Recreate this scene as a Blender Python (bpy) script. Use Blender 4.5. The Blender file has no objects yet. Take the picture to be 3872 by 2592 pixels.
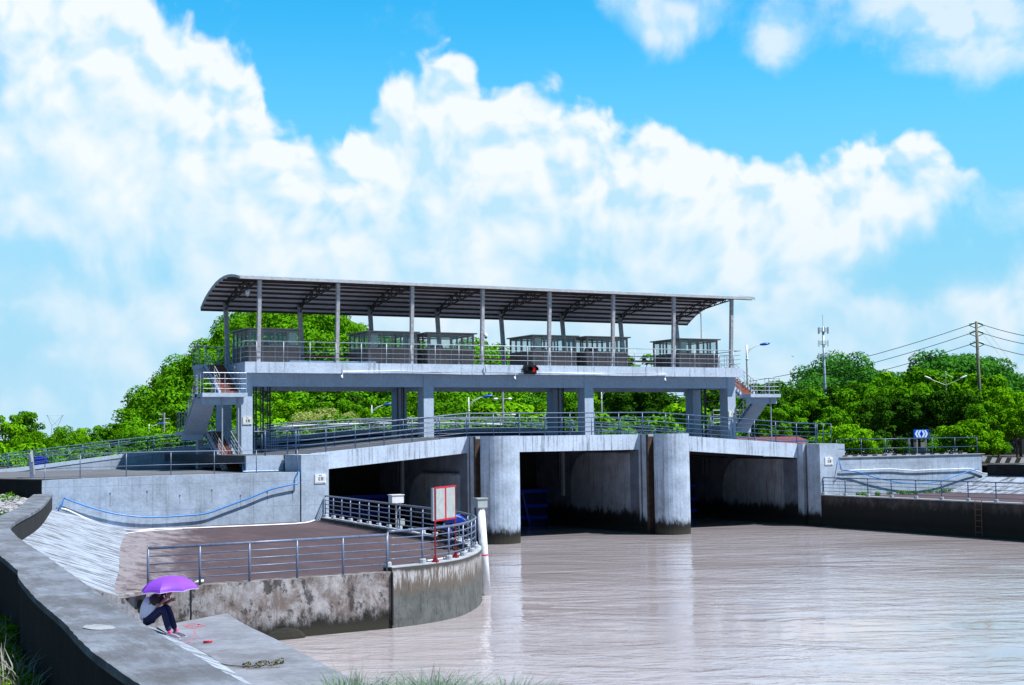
import bpy, math, random
import numpy as np
from mathutils import Vector, Matrix
PI = math.pi
random.seed(7)
rng = np.random.default_rng(11)
S = bpy.context.scene
COL = S.collection

# ------------------------------------------------------------------ camera
CAM = np.array([-23.5487, -76.4214, 5.75])
FPX, YAW, PITCH, ROLL = 5306.6, 0.48996, 0.066297, -0.013884
def cam_basis():
    f = np.array([math.sin(YAW)*math.cos(PITCH), math.cos(YAW)*math.cos(PITCH), math.sin(PITCH)])
    r = np.array([math.cos(YAW), -math.sin(YAW), 0.0]); u = np.cross(r, f)
    return r*math.cos(ROLL)+u*math.sin(ROLL), -r*math.sin(ROLL)+u*math.cos(ROLL), f
CR, CU, CF = cam_basis()
cd = bpy.data.cameras.new('camera'); cam = bpy.data.objects.new('camera', cd); COL.objects.link(cam)
cd.sensor_width = 36.0; cd.lens = FPX/3872*36; cd.clip_start = 0.5; cd.clip_end = 6000
M = Matrix.Identity(4)
for i in range(3):
    M[i][0] = CR[i]; M[i][1] = CU[i]; M[i][2] = -CF[i]; M[i][3] = CAM[i]
cam.matrix_world = M
S.camera = cam
# survey of the site: a direction sighted from the camera, met with a real plane of the place
def ray(p): return CF + CR*(p[0]-1936)/FPX - CU*(p[1]-1296)/FPX
def onZ(p, z): d = ray(p); return Vector(CAM + d*((z-CAM[2])/d[2]))
def onY(p, y): d = ray(p); return Vector(CAM + d*((y-CAM[1])/d[1]))
def onX(p, x): d = ray(p); return Vector(CAM + d*((x-CAM[0])/d[0]))
def away(p, dist): d = ray(p); return Vector(CAM + d*(dist/d.dot(CF)))

# ------------------------------------------------------------------ light
SUN = Vector((0.42, -0.42, 1.0)).normalized()
sl = bpy.data.lights.new('sun', 'SUN'); sl.energy = 5.0; sl.angle = math.radians(0.5); sl.color = (1.0, 0.985, 0.97)
so = bpy.data.objects.new('sun', sl); COL.objects.link(so); so.location = (20, -40, 60)
so.rotation_euler = SUN.to_track_quat('Z', 'Y').to_euler()
S.view_settings.view_transform = 'Standard'; S.view_settings.look = 'None'
S.view_settings.exposure = 0.42; S.view_settings.gamma = 1.0
S.cycles.use_denoising = True
S.cycles.max_bounces = 6; S.cycles.transparent_max_bounces = 8
S.cycles.sample_clamp_indirect = 6

# ------------------------------------------------------------------ node helper
class NT:
    def __init__(s, tree): s.t = tree; s.n = tree.nodes; s.l = tree.links
    def new(s, kind, **kw):
        n = s.n.new(kind)
        for k, v in kw.items(): setattr(n, k, v)
        return n
    def put(s, sock, v):
        if v is None: return
        if isinstance(v, bpy.types.NodeSocket): s.l.new(v, sock)
        elif isinstance(v, bpy.types.Node): s.l.new(v.outputs[0], sock)
        else: sock.default_value = v
    def m(s, op, a, b=None, c=None, clamp=False):
        n = s.new('ShaderNodeMath', operation=op, use_clamp=clamp)
        s.put(n.inputs[0], a); s.put(n.inputs[1], b); s.put(n.inputs[2], c)
        return n.outputs[0]
    def v(s, op, a, b=None):
        n = s.new('ShaderNodeVectorMath', operation=op); s.put(n.inputs[0], a); s.put(n.inputs[1], b)
        return n.outputs['Value'] if op in ('DOT_PRODUCT', 'LENGTH') else n.outputs[0]
    def ss(s, x, a, b):   # smoothstep a..b
        n = s.new('ShaderNodeMapRange', interpolation_type='SMOOTHSTEP')
        s.put(n.inputs[0], x); n.inputs[1].default_value = a; n.inputs[2].default_value = b
        return n.outputs[0]
    def lin(s, x, a, b, c=0.0, d=1.0):
        n = s.new('ShaderNodeMapRange'); s.put(n.inputs[0], x)
        for i, q in enumerate((a, b, c, d)): n.inputs[i+1].default_value = q
        return n.outputs[0]
    def mix(s, f, a, b, blend='MIX'):
        n = s.new('ShaderNodeMix', data_type='RGBA', blend_type=blend)
        s.put(n.inputs[0], f)
        for i, q in ((6, a), (7, b)):
            if isinstance(q, (tuple, list)): q = (*q[:3], 1.0)
            s.put(n.inputs[i], q)
        return n.outputs[2]
    def noise(s, vec, scale, detail=4, rough=0.55, dist=0.0, lac=2.0, out=0, dim='3D'):
        n = s.new('ShaderNodeTexNoise', noise_dimensions=dim); s.put(n.inputs['Vector'], vec)
        n.inputs['Scale'].default_value = scale; n.inputs['Detail'].default_value = detail
        n.inputs['Roughness'].default_value = rough; n.inputs['Distortion'].default_value = dist
        n.inputs['Lacunarity'].default_value = lac
        return n.outputs[out]
    def xyz(s, a, b, c):
        n = s.new('ShaderNodeCombineXYZ'); s.put(n.inputs[0], a); s.put(n.inputs[1], b); s.put(n.inputs[2], c)
        return n.outputs[0]
    def sep(s, v):
        n = s.new('ShaderNodeSeparateXYZ'); s.put(n.inputs[0], v); return n.outputs
    def scale(s, v, sc, loc=(0, 0, 0), rot=(0, 0, 0)):
        n = s.new('ShaderNodeMapping'); s.put(n.inputs[0], v)
        n.inputs['Scale'].default_value = sc; n.inputs['Location'].default_value = loc; n.inputs['Rotation'].default_value = rot
        return n.outputs[0]

# ------------------------------------------------------------------ sky: real sky plus cumulus laid out by compass direction
W = bpy.data.worlds.new('World'); S.world = W; W.use_nodes = True
t = NT(W.node_tree); t.n.clear()
out = t.new('ShaderNodeOutputWorld'); bg = t.new('ShaderNodeBackground'); bg.inputs[1].default_value = 0.1
t.l.new(bg.outputs[0], out.inputs[0])
sky = t.new('ShaderNodeTexSky', sky_type='NISHITA'); sky.sun_disc = False
sky.sun_elevation = math.asin(SUN.z); sky.sun_rotation = math.atan2(SUN.x, SUN.y)
sky.air_density = 1.0; sky.dust_density = 0.4; sky.ozone_density = 1.0
d = t.new('ShaderNodeTexCoord').outputs['Generated']
fr = t.v('DOT_PRODUCT', d, (math.sin(YAW), math.cos(YAW), 0)); rr = t.v('DOT_PRODUCT', d, (math.cos(YAW), -math.sin(YAW), 0))
dz = t.sep(d)[2]
az = t.m('ARCTAN2', rr, fr); el = t.m('ARCSINE', dz)
# u, v in units of 1000 (3210 units per radian); u = 0 straight ahead (compass bearing YAW), v = 0 on the horizon
u = t.m('MULTIPLY', az, 3.21); v = t.m('MULTIPLY', el, 3.21)
P = t.xyz(u, v, 0.0)
warp = t.noise(P, 2.2, 3, 0.5, out=1, dim='2D')
Pw = t.v('ADD', P, t.v('MULTIPLY', t.v('SUBTRACT', warp, (0.5, 0.5, 0.5)), (0.16, 0.16, 0.0)))
nb = t.noise(Pw, 3.6, 8, 0.58, dim='2D')                       # cloud billows
vo = t.new('ShaderNodeTexVoronoi', feature='SMOOTH_F1', voronoi_dimensions='2D'); t.put(vo.inputs['Vector'], Pw)
vo.inputs['Scale'].default_value = 9.0; vo.inputs['Smoothness'].default_value = 0.45
try: vo.inputs['Detail'].default_value = 2.0; vo.inputs['Roughness'].default_value = 0.5
except Exception: pass
puff = t.m('SUBTRACT', 0.55, vo.outputs['Distance'])
Ps = t.v('ADD', Pw, (0.022, 0.045, 0.0))             # the same field a little nearer the sun, for self shadow
nb2 = t.noise(Ps, 3.6, 6, 0.58, dim='2D')
vo2 = t.new('ShaderNodeTexVoronoi', feature='SMOOTH_F1', voronoi_dimensions='2D'); t.put(vo2.inputs['Vector'], Ps)
vo2.inputs['Scale'].default_value = 9.0; vo2.inputs['Smoothness'].default_value = 0.45
try: vo2.inputs['Detail'].default_value = 2.0; vo2.inputs['Roughness'].default_value = 0.5
except Exception: pass
def fcurve(x, pts, lo=-1.4, hi=1.4):
    n = t.new('ShaderNodeFloatCurve'); cu = n.mapping; c = cu.curves[0]
    n.inputs['Value'].default_value = 0
    t.put(n.inputs['Value'], t.lin(x, lo, hi))
    pts = [((a-lo)/(hi-lo), b) for a, b in pts]
    c.points[0].location = pts[0]; c.points[1].location = pts[-1]
    for a, b in pts[1:-1]: c.points.new(a, b)
    for q in c.points: q.handle_type = 'AUTO_CLAMPED'
    cu.update(); return n.outputs[0]
# top outline of the big cumulus bank (v at bearing u)
TOP = [(0,-180),(60,-150),(300,-60),(400,10),(440,62),(480,92),(540,115),(600,160),(615,205),(650,235),(715,275),(735,312),(790,305),(800,235),(830,215),(870,185),(905,132),(990,108),(1045,130),(1095,150),(1110,182),(1190,176),(1290,170),(1340,180),(1420,205),(1530,240),(1620,282),(1690,345),(1712,362),(1725,322),(1745,330),(1768,352),(1800,322),(1890,318),(1905,330),(1960,300),(2060,296),(2130,312),(2175,360),(2230,400),(2260,470),(2342,520)]
def UV(x, y): return ((x-1171)/1000.0, (997-0.0139*(x-1171)-y)/1000.0)
top = fcurve(u, [(UV(x, y)[0], UV(x, y)[1]/1.3) for x, y in TOP] )
top = t.m('MULTIPLY', top, 1.3)
edge = t.m('ADD', t.m('MULTIPLY', t.m('SUBTRACT', nb, 0.5), 0.24), t.m('MULTIPLY', t.m('SUBTRACT', puff, 0.15), 0.085))
depth = t.m('ADD', t.m('SUBTRACT', top, v), edge)    # how far below the ragged top edge
def blob(x, y, a, b, amp=1.0):
    c = UV(x, y)
    e = t.m('ADD', t.m('POWER', t.m('ABSOLUTE', t.m('DIVIDE', t.m('SUBTRACT', u, c[0]), a/1000.0)), 2.0), t.m('POWER', t.m('ABSOLUTE', t.m('DIVIDE', t.m('SUBTRACT', v, c[1]), b/1000.0)), 2.0))
    return t.m('MULTIPLY', t.m('EXPONENT', t.m('MULTIPLY', e, -1.0)), amp)
def total(bl):
    r = blob(*bl[0])
    for q in bl[1:]: r = t.m('ADD', r, blob(*q))
    return r
# bank fades out low down and to the right; holes of blue inside it
low = total([(2250,520,200,120,0.75),(2330,300,70,110,0.9),(2050,620,190,60,0.3),(450,215,60,28,0.4),(500,235,40,25,0.2),(330,640,120,60,0.3),(150,600,120,40,0.3),(20,215,60,80,0.6),(690,470,55,40,0.25),(900,470,90,50,0.35),(60,800,160,60,0.4),(950,560,200,50,0.25),(1800,680,330,40,0.35),(1350,600,180,40,0.22),(420,800,60,60,0.25),(110,380,60,40,0.2)])
bank = t.ss(depth, -0.01, 0.055)
body = t.m('ADD', nb, t.m('MULTIPLY', puff, 0.25))
soft = t.noise(Pw, 1.9, 5, 0.6, dim='2D')
holes = t.ss(t.m('SUBTRACT', t.m('ADD', t.m('MULTIPLY', soft, 0.5), t.m('MULTIPLY', body, 0.5)), t.m('ADD', t.m('MULTIPLY', low, 0.75), t.m('MULTIPLY', t.ss(depth, 0.25, 0.6), 0.10))), 0.06, 0.36)
bank = t.m('MULTIPLY', bank, t.m('MAXIMUM', holes, t.m('MULTIPLY', t.m('SUBTRACT', 1.0, t.ss(u, 0.62, 0.9)), t.m('ADD', 0.42, t.m('MULTIPLY', holes, 0.58)))))
# loose clouds, high right, low right and low left
loose_f = total([(1470,45,90,75,0.62),(1545,90,70,70,0.5),(1600,60,80,50,0.42),(1660,20,60,50,0.35),(1790,95,60,60,0.42),(1775,150,55,40,0.3),(2010,35,180,70,0.42),(2170,90,190,110,0.62),(2120,200,110,45,0.35),(2290,120,90,110,0.45),(1400,20,40,40,0.3),(2290,700,120,50,0.4),(2040,700,180,55,0.5),(2320,500,90,60,0.35)])
loose = t.ss(t.m('ADD', loose_f, t.m('MULTIPLY', t.m('SUBTRACT', nb, 0.5), 1.3)), 0.16, 0.78)
# away from the photographed bearing: scattered cumulus everywhere
far = t.ss(t.m('ABSOLUTE', u), 1.3, 1.6)
high = t.ss(v, 1.05, 1.3)
gen = t.ss(t.noise(P, 1.3, 5, 0.55, dim='2D'), 0.48, 0.6)
mask = t.m('MAXIMUM', bank, t.m('MULTIPLY', loose, 0.75))
other = t.m('MAXIMUM', far, high)
mask = t.m('ADD', t.m('MULTIPLY', mask, t.m('SUBTRACT', 1.0, other)), t.m('MULTIPLY', gen, t.m('MULTIPLY', other, 0.35)))
haze = t.ss(v, 0.42, -0.02); pale = t.ss(v, 1.05, 0.35)
# self shadow: brighter where the field falls towards the sun
slope = t.m('ADD', t.m('MULTIPLY', t.m('SUBTRACT', nb, nb2), 5.0), t.m('MULTIPLY', t.m('SUBTRACT', vo2.outputs['Distance'], vo.outputs['Distance']), 2.2))
deep = t.ss(depth, 0.02, 0.5)
slope = t.m('MULTIPLY', slope, t.m('SUBTRACT', 1.0, t.m('MULTIPLY', deep, 0.72)))
slope = t.m('ADD', slope, t.m('MULTIPLY', t.m('SUBTRACT', soft, 0.5), t.m('ADD', 0.5, t.m('MULTIPLY', deep, 2.2))))
lit = t.m('SUBTRACT', t.m('ADD', 0.80, t.m('MULTIPLY', slope, 0.8)), t.m('MULTIPLY', deep, 0.45), clamp=True)
ccol = t.mix(lit, (0.40, 0.61, 0.745), (0.69, 0.735, 0.77))
skyc = t.mix(1.0, sky.outputs[0], SKY_TINT if 'SKY_TINT' in globals() else (0.17, 1.30, 1.62), 'MULTIPLY')
skyc = t.mix(t.m('MULTIPLY', pale, 0.85), skyc, (2.1, 5.0, 6.9))
skyc = t.mix(t.m('MULTIPLY', haze, 0.85), skyc, (3.0, 5.2, 6.7))
allc = t.mix(mask, skyc, t.mix(1.0, ccol, (10.0, 10.0, 10.0), 'MULTIPLY'))
allc = t.mix(t.m('MULTIPLY', t.ss(v, 0.62, 0.05), 0.42), allc, (3.3, 5.5, 6.95))
deepsky = t.m('MULTIPLY', t.m('SUBTRACT', 1.0, t.m('MULTIPLY', t.m('MAXIMUM', t.ss(v, 1.1, 2.2), far), 0.62)), t.ss(v, -0.25, -0.02))
allc = t.mix(1.0, allc, t.xyz(deepsky, deepsky, deepsky), 'MULTIPLY')
t.l.new(allc, bg.inputs[0])
try: W.cycles.sampling_method = 'MANUAL'; W.cycles.sample_map_resolution = 512
except Exception: pass
# ------------------------------------------------------------------ materials
MATS = {}
def base_mat(name):
    m = bpy.data.materials.new(name); m.use_nodes = True
    q = NT(m.node_tree); b = q.n['Principled BSDF']; MATS[name] = m
    return m, q, b
def plain(name, col, rough=0.5, metal=0.0, var=0.12, scale=6.0, bump=0.0, spec=0.5, emit=None):
    m, q, b = base_mat(name)
    o = q.new('ShaderNodeTexCoord').outputs['Object']
    n = q.noise(o, scale, 4, 0.6)
    f = q.lin(n, 0.3, 0.7, 1-var, 1+var)
    c = q.mix(1.0, col, q.xyz(f, f, f), 'MULTIPLY')
    q.put(b.inputs['Base Color'], c)
    q.put(b.inputs['Roughness'], q.lin(n, 0.3, 0.7, max(rough-0.1, 0.02), min(rough+0.1, 1)))
    b.inputs['Metallic'].default_value = metal; b.inputs['Specular IOR Level'].default_value = spec
    if bump:
        bp = q.new('ShaderNodeBump'); bp.inputs['Strength'].default_value = bump; bp.inputs['Distance'].default_value = 0.02
        q.put(bp.inputs['Height'], q.noise(o, scale*4, 4)); q.put(b.inputs['Normal'], bp)
    if emit: b.inputs['Emission Color'].default_value = (*emit[:3], 1); b.inputs['Emission Strength'].default_value = emit[3]
    return m
def concrete(name, col, streak=0.6, blotch=0.35, wet=None, rust=0.0, drip=None, dirt=0.0, rough=0.85, sscale=2.6, grunge=0.0, horiz=0.0, hs=(1.2, 0.25, 1), hr=(0, 0, -YAW), th=(0.54, 0.68), joints=0.0, lowf=1.0):
    """weathered concrete: mottling, rain streaks running down from the top (drip = z of that edge), rust, wet growth under z = wet"""
    m, q, b = base_mat(name)
    o = q.new('ShaderNodeTexCoord').outputs['Object']
    z = q.sep(o)[2]
    c = col
    n1 = q.noise(o, 0.9, 6, 0.65); n2 = q.noise(o, 7.0, 5, 0.6)
    f = q.m('ADD', q.lin(n1, 0.3, 0.7, 1-blotch, 1+blotch*0.35), q.lin(n2, 0.3, 0.7, -0.10, 0.10))
    c = q.mix(1.0, c, q.xyz(f, f, q.m('MULTIPLY', f, 1.0)), 'MULTIPLY')
    sv = q.scale(o, (sscale, sscale, 0.10)); s1 = q.noise(sv, 2.2, 4, 0.75); s2 = q.noise(q.scale(o, (sscale, sscale, 0.35)), 6.0, 3, 0.7)
    if joints:
        fz = q.m('ABSOLUTE', q.m('SUBTRACT', q.m('FRACT', q.m('DIVIDE', z, 1.23)), 0.5)); fx = q.m('ABSOLUTE', q.m('SUBTRACT', q.m('FRACT', q.m('DIVIDE', q.sep(o)[0], 2.44)), 0.5))
        k = q.m('MAXIMUM', q.m('GREATER_THAN', fz, 0.49), q.m('GREATER_THAN', fx, 0.494))
        c = q.mix(q.m('MULTIPLY', k, q.lin(n2, 0.4, 0.6, joints*0.3, joints)), c, (0.12, 0.13, 0.15))
    if streak:
        k = q.m('MULTIPLY', q.ss(s1, *th), q.lin(s2, 0.3, 0.7, 0.35, 1.0))
        k = q.m('MULTIPLY', k, q.lin(q.noise(o, 0.55, 3, 0.6), 0.38, 0.62, lowf, 1.0))
        if drip is not None:
            k = q.m('MULTIPLY', k, q.lin(z, drip-1.1, drip, 0.35, 1.0))
        c = q.mix(q.m('MULTIPLY', k, streak, clamp=True), c, (0.05, 0.052, 0.058))
    if rust:
        k = q.ss(q.noise(q.scale(o, (1.3, 1.3, 0.06)), 2.4, 4, 0.7), 0.58, 0.66)
        c = q.mix(q.m('MULTIPLY', k, rust, clamp=True), c, (0.16, 0.055, 0.022))
    if grunge:     # peeled, patchy render with brown and black growth
        g = q.noise(q.scale(o, (1, 1, 0.8)), 1.7, 8, 0.72, 0.4)
        c = q.mix(q.m('MULTIPLY', q.ss(g, 0.42, 0.62), grunge), c, (0.14, 0.105, 0.09))
        g = q.noise(q.scale(o, (1, 1, 0.7), (7, 3, 1)), 2.6, 8, 0.75)
        c = q.mix(q.m('MULTIPLY', q.ss(g, 0.53, 0.6), grunge), c, (0.035, 0.033, 0.036))
    if dirt:
        g = q.noise(o, 0.5, 7, 0.7, 0.3)
        c = q.mix(q.m('MULTIPLY', q.ss(g, 0.45, 0.62), dirt), c, (0.07, 0.066, 0.07))
    if horiz:
        g = q.noise(q.scale(o, hs, rot=hr), 2.2, 8, 0.76)
        c = q.mix(q.m('MULTIPLY', q.ss(g, 0.44, 0.62), horiz), c, (0.085, 0.083, 0.09))
    if wet is not None:
        e = q.m('ADD', z, q.m('MULTIPLY', q.m('SUBTRACT', q.noise(q.scale(o, (1, 1, 0.45)), 1.9, 8, 0.8), 0.5), 1.9))
        k = q.m('SUBTRACT', 1.0, q.ss(e, wet-0.28, wet+0.22))
        c = q.mix(k, c, (0.012, 0.013, 0.012))
        c = q.mix(q.m('MULTIPLY', k, q.m('SUBTRACT', 1.0, q.ss(z, 0.10, 0.5))), c, (0.035, 0.034, 0.026))
    q.put(b.inputs['Base Color'], c); b.inputs['Roughness'].default_value = rough
    b.inputs['Specular IOR Level'].default_value = 0.3
    bp = q.new('ShaderNodeBump'); bp.inputs['Strength'].default_value = 0.35; bp.inputs['Distance'].default_value = 0.03
    q.put(bp.inputs['Height'], q.m('ADD', n2, q.noise(o, 30, 3))); q.put(b.inputs['Normal'], bp)
    return m
WHITE = (0.50, 0.61, 0.77)
concrete('painted_concrete', WHITE, streak=0.25, blotch=0.14)
concrete('fascia_concrete', (0.58, 0.69, 0.85), streak=0.75, blotch=0.2, sscale=2.2)
concrete('bridge_concrete', (0.56, 0.67, 0.83), streak=0.9, blotch=0.15, sscale=3.0, th=(0.51, 0.58), lowf=0.12)
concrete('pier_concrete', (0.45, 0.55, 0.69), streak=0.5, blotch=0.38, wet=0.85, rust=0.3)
concrete('pier_side_shade', (0.15, 0.18, 0.24), streak=0.7, blotch=0.4, wet=1.3, rust=0.35)  # pier concrete darkened: shade inside the bays put into the base colour
concrete('pier_slot', (0.16, 0.15, 0.15), streak=0.9, blotch=0.4, wet=1.2, rust=0.9)
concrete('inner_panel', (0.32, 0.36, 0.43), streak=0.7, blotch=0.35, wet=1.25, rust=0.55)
concrete('wall_concrete', (0.42, 0.51, 0.64), streak=0.35, blotch=0.32, joints=0.5)
concrete('abutment_concrete', (0.46, 0.56, 0.70), streak=0.3, blotch=0.25, joints=0.4)
concrete('old_wall', (0.40, 0.39, 0.41), streak=0.6, blotch=0.4, wet=0.55, grunge=0.85)
concrete('curved_wall', (0.30, 0.29, 0.28), streak=0.8, blotch=0.3, wet=0.10, grunge=0.35, drip=1.8, sscale=3.4)
concrete('shade_stain_wall', (0.05, 0.05, 0.056), streak=1.0, blotch=0.8, wet=1.5, grunge=0.4)  # shade of the sunless quay face painted into the base, over stained concrete
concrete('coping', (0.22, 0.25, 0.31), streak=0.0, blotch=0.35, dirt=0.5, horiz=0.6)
concrete('slope_paving', (0.38, 0.44, 0.54), streak=0.0, blotch=0.2, horiz=0.95, hs=(0.42, 1.25, 0.42), hr=(0, 0, -0.25))
concrete('cement_smear', (0.36, 0.38, 0.42), streak=0.0, blotch=0.3, dirt=0.3)
concrete('ledge_concrete', (0.25, 0.27, 0.32), streak=0.0, blotch=0.3, dirt=0.35)
concrete('curb_concrete', (0.42, 0.45, 0.50), streak=0.2, blotch=0.25)
concrete('dark_concrete', (0.022, 0.022, 0.025), streak=0.6, blotch=0.5, rough=0.9)  # near-black base puts the deep shade of wall faces and bays into the colour
concrete('asphalt', (0.09, 0.095, 0.11), streak=0.0, blotch=0.4, dirt=0.2)
concrete('promenade_paving', (0.15, 0.155, 0.18), streak=0.0, blotch=0.3, dirt=0.3)
def curved_mat():
    m, q, b = base_mat('curved_wall2')
    o = q.new('ShaderNodeTexCoord').outputs['Object']; z = q.sep(o)[2]
    sv = q.noise(q.scale(o, (3.2, 3.2, 0.25)), 1.6, 7, 0.8); sf = q.noise(q.scale(o, (6, 6, 0.8)), 2.0, 6, 0.75); n = q.noise(o, 2.0, 7, 0.7)
    c = q.mix(q.ss(n, 0.35, 0.65), (0.075, 0.085, 0.085), (0.13, 0.14, 0.14))
    e = q.m('ADD', z, q.m('MULTIPLY', q.m('SUBTRACT', sv, 0.5), 1.3))
    c = q.mix(q.m('MULTIPLY', q.ss(e, 0.75, 1.15), 0.85), c, (0.13, 0.105, 0.085))
    k = q.m('MULTIPLY', q.ss(q.m('ADD', z, q.m('MULTIPLY', q.m('SUBTRACT', sv, 0.5), 2.2)), 1.15, 1.45), q.ss(sf, 0.44, 0.58))
    c = q.mix(k, c, (0.50, 0.50, 0.53))
    c = q.mix(q.m('MULTIPLY', q.ss(sf, 0.55, 0.66), q.m('SUBTRACT', 1.0, q.m('MULTIPLY', q.ss(z, 0.6, 1.6), 0.3))), c, (0.045, 0.04, 0.038))
    c = q.mix(q.ss(q.m('ADD', z, q.m('MULTIPLY', n, 0.25)), 1.72, 1.86), c, (0.06, 0.058, 0.055))
    q.put(b.inputs['Base Color'], c); b.inputs['Roughness'].default_value = 0.9
    bp = q.new('ShaderNodeBump'); bp.inputs['Strength'].default_value = 0.4; bp.inputs['Distance'].default_value = 0.03; q.put(bp.inputs['Height'], q.noise(o, 9, 6)); q.put(b.inputs['Normal'], bp)
curved_mat()
def platform_mat():
    m, q, b = base_mat('platform_paving')
    o = q.new('ShaderNodeTexCoord').outputs['Object']
    n = q.noise(q.scale(o, (1.0, 0.3, 1), rot=(0, 0, -YAW)), 0.55, 7, 0.65)
    c = q.mix(q.ss(n, 0.35, 0.65), (0.062, 0.038, 0.046), (0.095, 0.060, 0.068))
    # pale worn cement towards the low west edge
    xw = q.m('ADD', q.sep(o)[0], q.m('MULTIPLY', q.sep(o)[1], -0.30))
    e = q.m('ADD', xw, q.m('MULTIPLY', q.m('SUBTRACT', q.noise(q.scale(o, (0.9, 0.25, 1), rot=(0, 0, -YAW)), 1.6, 8, 0.72), 0.5), 9.0))
    k = q.m('SUBTRACT', 1.0, q.ss(e, -4.5, -1.5))
    c = q.mix(q.m('MULTIPLY', k, 0.85), c, (0.30, 0.27, 0.30))
    g = q.noise(q.scale(o, (1.4, 0.3, 1), (3, 2, 0), rot=(0, 0, -YAW)), 1.8, 7, 0.7)
    c = q.mix(q.m('MULTIPLY', q.ss(g, 0.50, 0.60), 0.6), c, (0.055, 0.045, 0.05))
    v = q.new('ShaderNodeTexVoronoi'); q.put(v.inputs['Vector'], o); v.inputs['Scale'].default_value = 1.6
    c = q.mix(q.m('LESS_THAN', v.outputs['Distance'], 0.025), c, (0.6, 0.6, 0.62))
    q.put(b.inputs['Base Color'], c); b.inputs['Roughness'].default_value = 0.9
platform_mat()
plain('galvanised', (0.42, 0.47, 0.54), 0.5, 0.3, 0.12)
plain('white_paint', (0.78, 0.80, 0.84), 0.45)
plain('grey_blue_paint', (0.13, 0.165, 0.26), 0.33, 0.05, 0.2)
plain('blue_rail', (0.045, 0.095, 0.20), 0.36, 0.0, 0.2)
plain('gate_blue', (0.012, 0.05, 0.62), 0.5, 0.0, 0.2)
plain('teal_rail', (0.04, 0.12, 0.20), 0.42, 0.0, 0.2)
plain('dark_navy', (0.012, 0.022, 0.10), 0.4, 0.1, 0.3)
plain('pvc_blue', (0.02, 0.22, 0.62), 0.35)
plain('pvc_white', (0.82, 0.82, 0.86), 0.4)
plain('rust_dark', (0.065, 0.042, 0.034), 0.85, 0, 0.6, 3)
plain('steel_dark', (0.055, 0.045, 0.042), 0.55, 0.3, 0.3)
plain('rust_steel', (0.16, 0.09, 0.06), 0.7, 0.1, 0.35)
plain('blind_cream', (0.50, 0.56, 0.48), 0.8)
plain('roof_top', (0.62, 0.64, 0.68), 0.4, 0.4, 0.1)
plain('roof_lining', (0.82, 0.80, 0.84), 0.6, 0.1, 0.1)
plain('cabin_brown', (0.21, 0.165, 0.155), 0.5, 0.15, 0.2, 14)
plain('cabin_frame', (0.27, 0.24, 0.235), 0.4, 0.3, 0.15)
plain('column_steel', (0.50, 0.50, 0.54), 0.45, 0.35, 0.25)
plain('step_red', (0.23, 0.085, 0.06), 0.8, 0, 0.25, 3)
plain('board_white', (0.80, 0.83, 0.86), 0.5, 0, 0.03)
plain('board_rim', (0.62, 0.63, 0.50), 0.5)
plain('ink', (0.03, 0.035, 0.05), 0.6)
plain('ink_faint', (0.35, 0.42, 0.52), 0.6)
plain('black_plastic', (0.012, 0.012, 0.014), 0.5, 0, 0.1)
plain('red_lamp', (0.6, 0.01, 0.01), 0.4, emit=(0.8, 0.01, 0.005, 0.35))
plain('red_paint', (0.55, 0.02, 0.045), 0.4)
plain('red_dark', (0.22, 0.01, 0.02), 0.45)
plain('sign_blue', (0.0, 0.03, 0.62), 0.35, 0, 0.04)
plain('sign_rim', (0.0, 0.18, 0.85), 0.35, 0, 0.04)
plain('sign_white', (0.62, 0.78, 0.92), 0.4, 0, 0.03)
plain('lamp_blue', (0.01, 0.10, 0.55), 0.35)
plain('pole_olive', (0.17, 0.17, 0.12), 0.8, 0, 0.2)
plain('tower_steel', (0.42, 0.52, 0.62), 0.45, 0.3)
plain('glass_insulator', (0.35, 0.75, 0.68), 0.15)
plain('wire_black', (0.06, 0.07, 0.08), 0.6)
plain('bark', (0.10, 0.075, 0.05), 0.9, 0, 0.3)
plain('red_tile', (0.17, 0.05, 0.06), 0.7, 0, 0.3)
plain('hut_wall', (0.30, 0.25, 0.24), 0.8)
plain('truck_blue', (0.005, 0.02, 0.42), 0.4)
plain('panel_grey', (0.40, 0.45, 0.46), 0.35, 0, 0.12)
plain('kerb_white', (0.40, 0.41, 0.43), 0.8)
plain('kerb_black', (0.015, 0.015, 0.016), 0.8)
plain('skin', (0.30, 0.125, 0.075), 0.55, 0, 0.1)
plain('hair', (0.006, 0.005, 0.005), 0.5)
plain('shirt_white', (0.60, 0.64, 0.78), 0.8, 0, 0.08, 20)
plain('shirt_black', (0.012, 0.012, 0.014), 0.8)
plain('trousers_navy', (0.008, 0.012, 0.06), 0.8, 0, 0.4, 8)
plain('shoe_grey', (0.28, 0.27, 0.33), 0.7, 0, 0.4, 20)
plain('sole_white', (0.6, 0.6, 0.6), 0.7)
plain('pink', (0.75, 0.02, 0.22), 0.6)
plain('chalk_red', (0.42, 0.15, 0.19), 0.9)
plain('leaf_litter', (0.16, 0.17, 0.11), 0.8, 0, 0.5, 20)
plain('gravel', (0.34, 0.34, 0.37), 0.95, 0, 0.55, 9, 0.6)
plain('undergrowth', (0.02, 0.06, 0.008), 0.95, 0, 0.7, 0.6, 0.5)
plain('soil', (0.055, 0.05, 0.042), 0.95, 0, 0.6, 2.0, 0.5)
plain('chair_plastic', (0.05, 0.06, 0.18), 0.5)
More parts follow.
